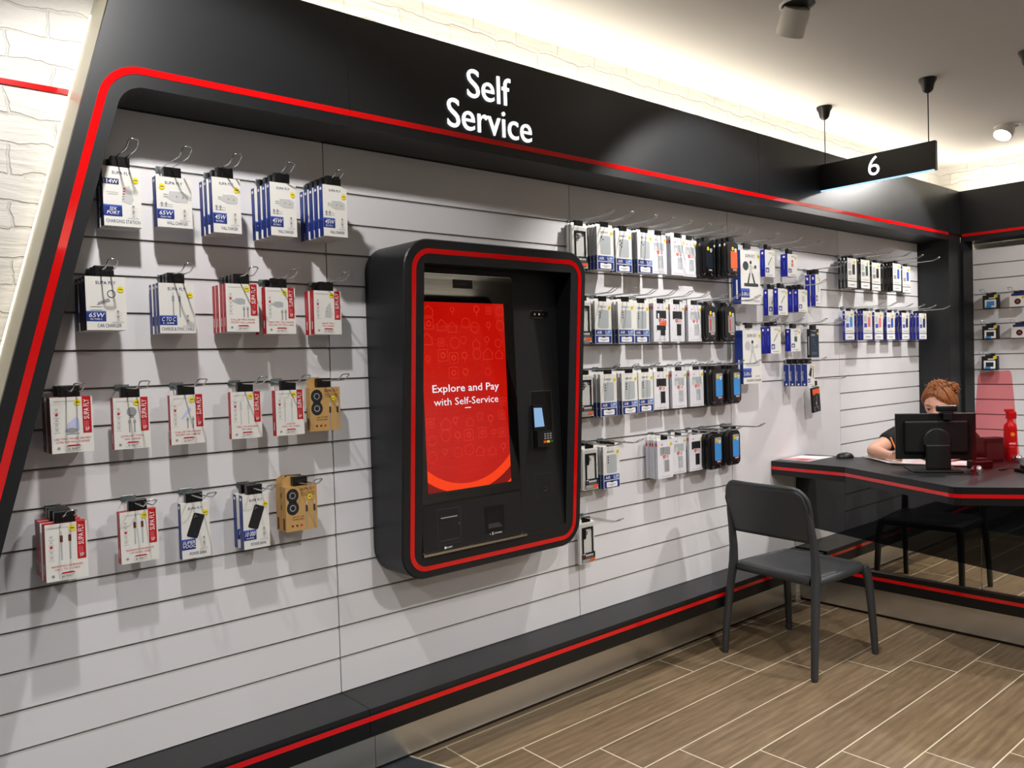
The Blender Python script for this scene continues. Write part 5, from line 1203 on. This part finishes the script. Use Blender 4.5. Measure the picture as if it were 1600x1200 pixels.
body = ({
 'pelvis': ((3.74, -.62, .56), (.15, .12)), 'waist': ((3.68, -.62, .72), (.125, .10)), 'chest': ((3.585, -.63, .88), (.135, .11)), 'neckb': ((3.51, -.645, 1.005), (.062, .06)), 'neck': ((3.46, -.66, 1.06), .052), 'skull': ((3.425, -.672, 1.12), .055),
 'rs': ((3.475, -.455, .985), .056), 'ra': ((3.36, -.42, .945), .047), 'rb': ((3.28, -.392, .915), .042), 're': ((3.215, -.382, .897), .038), 'rf': ((3.165, -.445, .897), .038), 'rw': (RW, .024), 'rp': ((3.075, -.576, .894), (.031, .026)),
 'ls': ((3.535, -.80, .985), .056), 'la': ((3.48, -.81, .94), .046), 'le': ((3.43, -.805, .905), .039), 'lf': ((3.34, -.80, .899), .037), 'lw': (LW, .024), 'lp': ((3.215, -.796, .887), .027),
 'rh': ((3.70, -.52, .53), .095), 'rk': ((3.34, -.50, .53), .065), 'rc': ((3.36, -.5, .3), .055), 'rn': ((3.40, -.5, .09), .04), 'rt': ((3.28, -.49, .05), .035),
 'lh': ((3.70, -.72, .53), .095), 'lk': ((3.34, -.75, .53), .065), 'lc': ((3.36, -.75, .3), .055), 'ln': ((3.40, -.75, .09), .04), 'lt': ((3.28, -.76, .05), .035)},
 [('pelvis', 'waist'), ('waist', 'chest'), ('chest', 'neckb'), ('neckb', 'neck'), ('neck', 'skull'), ('chest', 'rs'), ('rs', 'ra'), ('ra', 'rb'), ('rb', 're'), ('re', 'rf'), ('rf', 'rw'), ('rw', 'rp'),
  ('chest', 'ls'), ('ls', 'la'), ('la', 'le'), ('le', 'lf'), ('lf', 'lw'), ('lw', 'lp'), ('pelvis', 'rh'), ('rh', 'rk'), ('rk', 'rc'), ('rc', 'rn'), ('rn', 'rt'), ('pelvis', 'lh'), ('lh', 'lk'), ('lk', 'lc'), ('lc', 'ln'), ('ln', 'lt')])
# fingers, each its own short chain rooted inside the palm
FING = {}; FE = []; FR_ = ['pelvis']
def finger(k, pts, r0=.0095, r1=.0068):
    for i, p in enumerate(pts):
        FING[f'{k}{i}'] = (p, r0+(r1-r0)*i/(len(pts)-1))
        if i: FE.append((f'{k}{i-1}', f'{k}{i}'))
    FR_.append(f'{k}0')
# right hand closes on the pencil: index and thumb pinch, the rest curl beneath
HF, HN, HZ = Vector((-.55, -.83, 0)).normalized(), Vector((.83, -.55, 0)).normalized(), Vector((0, 0, 1))
RWv = Vector(RW); TIP = RWv+HF*.128+HZ*-.0295
for k, (dz, ln, r) in {'ri': (.019, 1.0, .0112), 'rm': (.006, 1.08, .0115), 'rr': (-.006, 1.0, .011), 'rl': (-.016, .8, .0098)}.items():
    K0 = RWv+HF*.055+HZ*dz*.8; K1 = RWv+HF*.084*ln**.3+HZ*(dz+.004)-HN*.006
    if k == 'ri': P = [K0, K1, K1+HF*.030+HZ*-.002-HN*.002, TIP-HF*.004+HZ*.017-HN*.002]
    elif k == 'rm': P = [K0, K1, K1+HF*.028*ln+HZ*-.009+HN*.002, TIP-HF*.006+HZ*.008+HN*.009]
    else: P = [K0, K1, K1+HF*.026*ln+HZ*-.006+HN*.006, K1+HF*.014*ln+HZ*-.010+HN*.026]
    finger(k, [tuple(p) for p in P], r, r*.74)
finger('rt_', [tuple(p) for p in (RWv+HF*.022+HN*.012+HZ*.008, RWv+HF*.056+HN*.026+HZ*.016, RWv+HF*.088+HN*.020+HZ*.006, TIP-HF*.010+HN*.004+HZ*.019)], .0125, .0088)
for k, (dy, ln) in {'li': (.024, .078), 'lm': (.008, .086), 'lr': (-.008, .08), 'll': (-.022, .062)}.items():
    b0 = Vector((3.21, -.792+dy*.6, .886)); d_ = Vector((-.93, .2+dy*4, 0)).normalized()
    finger(k, [tuple(b0), tuple(b0+d_*ln*.5+Vector((0, 0, .004))), tuple(b0+d_*ln*.8+Vector((0, 0, -.002))), tuple(b0+d_*ln+Vector((0, 0, -.009)))], .009, .0065)
finger('lt_', [(3.225, -.777, .888), (3.20, -.750, .886), (3.178, -.737, .880), (3.162, -.734, .876)], .0105, .0075)
P_all = dict(body[0]); P_all.update(FING)
skin_obj('body', (P_all, body[1]+FE), 'skin', per, 2, FR_)
skin_obj('t_shirt', ({'pelvis': ((3.75, -.62, .55), (.165, .135)), 'waist': ((3.685, -.62, .72), (.142, .118)), 'chest': ((3.59, -.63, .885), (.155, .128)), 'neckb': ((3.525, -.642, .985), (.082, .078)), 'rs': ((3.478, -.455, .988), .074), 'ra': ((3.375, -.424, .952), .064), 'rb': ((3.315, -.402, .928), .061), 'ls': ((3.537, -.80, .988), .074), 'la': ((3.485, -.81, .948), .064), 'lb': ((3.45, -.808, .925), .060)},
          [('pelvis', 'waist'), ('waist', 'chest'), ('chest', 'neckb'), ('chest', 'rs'), ('rs', 'ra'), ('ra', 'rb'), ('chest', 'ls'), ('ls', 'la'), ('la', 'lb')]), 'shirt_black', per)
skin_obj('trousers', ({'pelvis': ((3.745, -.62, .55), (.16, .13)), 'rh': ((3.70, -.52, .53), .105), 'rk': ((3.33, -.50, .53), .076), 'rc': ((3.36, -.5, .3), .068), 'rn': ((3.40, -.5, .11), .056), 'lh': ((3.70, -.72, .53), .105), 'lk': ((3.33, -.75, .53), .076), 'lc': ((3.36, -.75, .3), .068), 'ln': ((3.40, -.75, .11), .056)},
          [('pelvis', 'rh'), ('rh', 'rk'), ('rk', 'rc'), ('rc', 'rn'), ('pelvis', 'lh'), ('lh', 'lk'), ('lk', 'lc'), ('lc', 'ln')]), 'trousers', per)
# head: local +X is the face, tilted down towards the paper
HC = Vector((3.405, -.682, 1.165))
HM = Matrix.Translation(HC-Vector(per.location)) @ Matrix.Rotation(math.radians(187), 4, 'Z') @ Matrix.Rotation(math.radians(17), 4, 'Y')
HS = .98
def gs(x, y, cx, cy, sx, sy): return math.exp(-((x-cx)/sx)**2-((y-cy)/sy)**2)
def head_pt(u, v):
    th = 2*math.pi*u; ph = math.pi*(v-.5)
    cx, cy, cz = math.cos(ph)*math.cos(th), math.cos(ph)*math.sin(th), math.sin(ph)
    x = .098*cx if cx > 0 else .104*cx; y = .076*cy; z = .116*cz
    jaw = max(0, -cz); y *= 1-.34*jaw**1.4; x *= (1-.10*jaw) if cx > 0 else (1-.42*jaw)
    if cx > 0:
        f = cx**.7
        x -= f*.010*max(0, cz)**2
        x += f*(.021*gs(y, z, 0, -.030, .011, .016)+.013*gs(y, z, 0, -.012, .009, .022)-.004*gs(y, z, 0, .012, .012, .01))
        for s in (-1, 1): x += f*(-.013*gs(y, z, s*.032, .001, .017, .011)+.006*gs(y, z, s*.032, .021, .024, .008)+.006*gs(y, z, s*.042, -.026, .02, .018)+.004*gs(y, z, s*.012, -.036, .007, .006))
        x += f*(.007*gs(y, z, 0, -.060, .022, .006)+.007*gs(y, z, 0, -.070, .019, .006)-.004*gs(y, z, 0, -.065, .022, .003)+.009*gs(y, z, 0, -.098, .022, .016))
    return (x*HS, y*HS, z*HS)
mb = MB(); mb.M = HM; mb.grid(head_pt, 56, 44, 'skin', loop=True)
head = mb.build('head', per)
for s in (-1, 1):
    mb = MB(); mb.M = HM @ Matrix.Translation((.078, s*.032, .0015))
    mb.grid(lambda u, v: (.0125*math.cos(math.pi*(v-.5))*math.cos(2*math.pi*u), .0125*math.cos(math.pi*(v-.5))*math.sin(2*math.pi*u), .0125*math.sin(math.pi*(v-.5))), 18, 12, 'eye_white', loop=True)
    mb.lathe([(.006, 0), (.0055, .0016)], 'eye_dark', 14, Matrix.Translation((.0108, -.002, -.003)) @ Matrix.Rotation(math.radians(100), 4, 'Y')); mb.build('eye', head)
    mb = MB(); mb.M = HM; mb.grid(lambda u, v: (.0795+.0125*math.cos(math.pi*(u-.5)*.9), s*.032+.0175*math.sin(math.pi*(u-.5)), .0035+.0085*v), 12, 4, 'skin'); mb.tube([(.087, s*.048, .004), (.0925, s*.040, .0055), (.0935, s*.032, .006), (.0925, s*.022, .004)], .0014, 'eye_dark', 6); mb.build('eyelid', head)
    mb = MB(); mb.M = HM; mb.tube([(.094, s*.016, .0225), (.0955, s*.03, .0275), (.089, s*.046, .025), (.080, s*.054, .019)], [.002, .0032, .003, .0015], 'hair_ginger', 7); mb.build('eyebrow', head)
    mb = MB(); mb.M = HM; mb.grid(lambda u, v: (-.008+(.016+.004*math.sin(2*math.pi*v))*math.cos(2*math.pi*u)*(1-.25*v), s*(.072+.012*v-.008*abs(math.cos(math.pi*u))), -.004+.031*math.sin(2*math.pi*u)*(1-.2*v)), 20, 5, 'skin', loop=True); mb.build('ear', head)
mb = MB(); mb.M = HM; mb.tube([(.090, -.021, -.0655), (.0985, -.008, -.063), (.1, 0, -.064), (.0985, .008, -.063), (.090, .021, -.0655)], [.0018, .0034, .003, .0034, .0018], 'skin_dark', 8); mb.tube([(.090, -.019, -.067), (.097, 0, -.0705), (.090, .019, -.067)], [.0018, .0042, .0018], 'skin_dark', 8); mb.build('mouth', head)
# hair: swept cap with strands and a curly bun
def hairline(th):   # lower border of the hair over the azimuth (0 = face), swept lower on one side
    t = ((th+math.pi) % (2*math.pi))-math.pi; a = abs(t)
    K = [(0, 37), (.5, 34), (.9, 24), (1.2, 6), (1.45, -6), (1.8, -22), (2.3, -38), (3.2, -42)]
    for (a0, b0), (a1, b1) in zip(K, K[1:]):
        if a <= a1: d = b0+(b1-b0)*(a-a0)/(a1-a0); break
    if t > 0 and a < 1.4: d -= 13*math.sin(min(1, a/.7)*math.pi/2)
    return math.radians(d)
def cap_pt(u, v):
    th = 2*math.pi*u; lo = hairline(th)
    ph = lo+(math.pi/2-lo)*v
    p = Vector(head_pt(u, .5+ph/math.pi)); q = p.normalized()
    k = .013+.007*math.sin(th*19+ph*9)*.35+.004*math.sin(th*37+3*ph)+.008*max(0, -math.cos(th)); k *= min(1, .25+v*6)
    return tuple(p+q*k)
mb = MB(); mb.M = HM; mb.grid(cap_pt, 120, 22, 'hair_ginger', loop=True)
rnd = random.Random(11)
for i in range(70):    # swept-back strands over the cap
    th = rnd.uniform(-1.35, 1.35); P = []
    for j in range(7):
        t = j/6; a = th*(1-t*.4); ph = hairline(th)+.1+t*1.5
        ph2 = min(ph, math.pi-.5); u = (a/(2*math.pi)) % 1
        p = Vector(head_pt(u if ph2 < math.pi/2 else (u+.5) % 1, .5+(ph2 if ph2 < math.pi/2 else math.pi-ph2)/math.pi)); P.append(tuple(p+p.normalized()*(.012+.006*math.sin(t*math.pi)+rnd.uniform(0, .003))))
    mb.tube(P, [.0012, .0026, .003, .003, .0028, .0022, .001], 'hair_ginger', 6)
def curl(c, r, turns, wd):
    a0 = rnd.uniform(0, 6.28); ax = Vector((rnd.gauss(0, 1), rnd.gauss(0, 1), rnd.gauss(0, 1))).normalized(); e1 = ax.orthogonal().normalized(); e2 = ax.cross(e1); k = 9
    mb.tube([tuple(c+(e1*math.cos(a0+t*turns/k)+e2*math.sin(a0+t*turns/k))*r+ax*(t-4)*.0014) for t in range(k)], [wd*q for q in (.25, .7, .95, 1, 1, 1, .95, .7, .25)], 'hair_ginger', 6)
BC = Vector((-.048, .046, .074))
mb.grid(lambda u, v: tuple(BC+Vector((.034*math.cos(math.pi*(v-.5))*math.cos(6.2832*u), .042*math.cos(math.pi*(v-.5))*math.sin(6.2832*u), .030*math.sin(math.pi*(v-.5))))*(1+.09*math.sin(u*40+v*17)+.07*math.sin(v*31-u*12.57))), 40, 20, 'hair_ginger', loop=True)
for i in range(230):   # curls wrapped over the bun
    d = Vector((rnd.gauss(0, 1), rnd.gauss(0, 1), rnd.gauss(0, 1))).normalized(); curl(BC+Vector((d.x*.034, d.y*.043, d.z*.031)), rnd.uniform(.006, .013), rnd.uniform(4, 6), rnd.uniform(.0022, .0036))
for i in range(170):   # loose curls over the crown
    th = rnd.gauss(0, 1.0); ph = rnd.uniform(.95, 1.5); p = Vector(head_pt((th/6.2832) % 1, .5+ph/math.pi)); curl(p+p.normalized()*.017, rnd.uniform(.005, .011), rnd.uniform(3, 5), rnd.uniform(.002, .0034))
for i in range(26):    # loose wisps around the crown
    th = rnd.uniform(0, 6.28); p = Vector(head_pt((th/6.283) % 1, .5+rnd.uniform(.7, 1.3)/math.pi)); q = p.normalized(); t_ = Vector((rnd.gauss(0, 1), rnd.gauss(0, 1), .6)).normalized()
    mb.tube([tuple(p+q*.01), tuple(p+q*.022+t_*.01), tuple(p+q*.026+t_*.024)], [.0014, .001, .0004], 'hair_ginger', 5)
tag(mb.build('hair', per), 'curly ginger hair pinned up')
st = thing('office_chair', 'dark office chair under the seated person behind the desk', 'chair', (3.76, -.62, 0))
mb = MB(); mb.box(-.2, .2, -.21, .21, .385, .43, 'black_plastic', bev=.02); mb.build('seat', st); mb = MB(); mb.lathe([(.03, .06), (.028, .385)], 'black_plastic', 16); mb.build('column', st); mb = MB(); mb.box(.2, .235, -.19, .19, .52, .86, 'black_plastic', bev=.015); mb.box(.19, .225, -.03, .03, .40, .53, 'black_plastic'); mb.build('backrest', st)
mb = MB()
for k in range(5):
    a = 2*math.pi*k/5; mb.tube([(0, 0, .075), (.24*math.cos(a), .24*math.sin(a), .05)], [.022, .014], 'black_plastic', 8); mb.lathe([(.02, 0), (.024, .02), (.02, .04)], 'black_plastic', 12, Matrix.Translation((.24*math.cos(a), .24*math.sin(a), .0005)))
mb.build('castor_base', st)
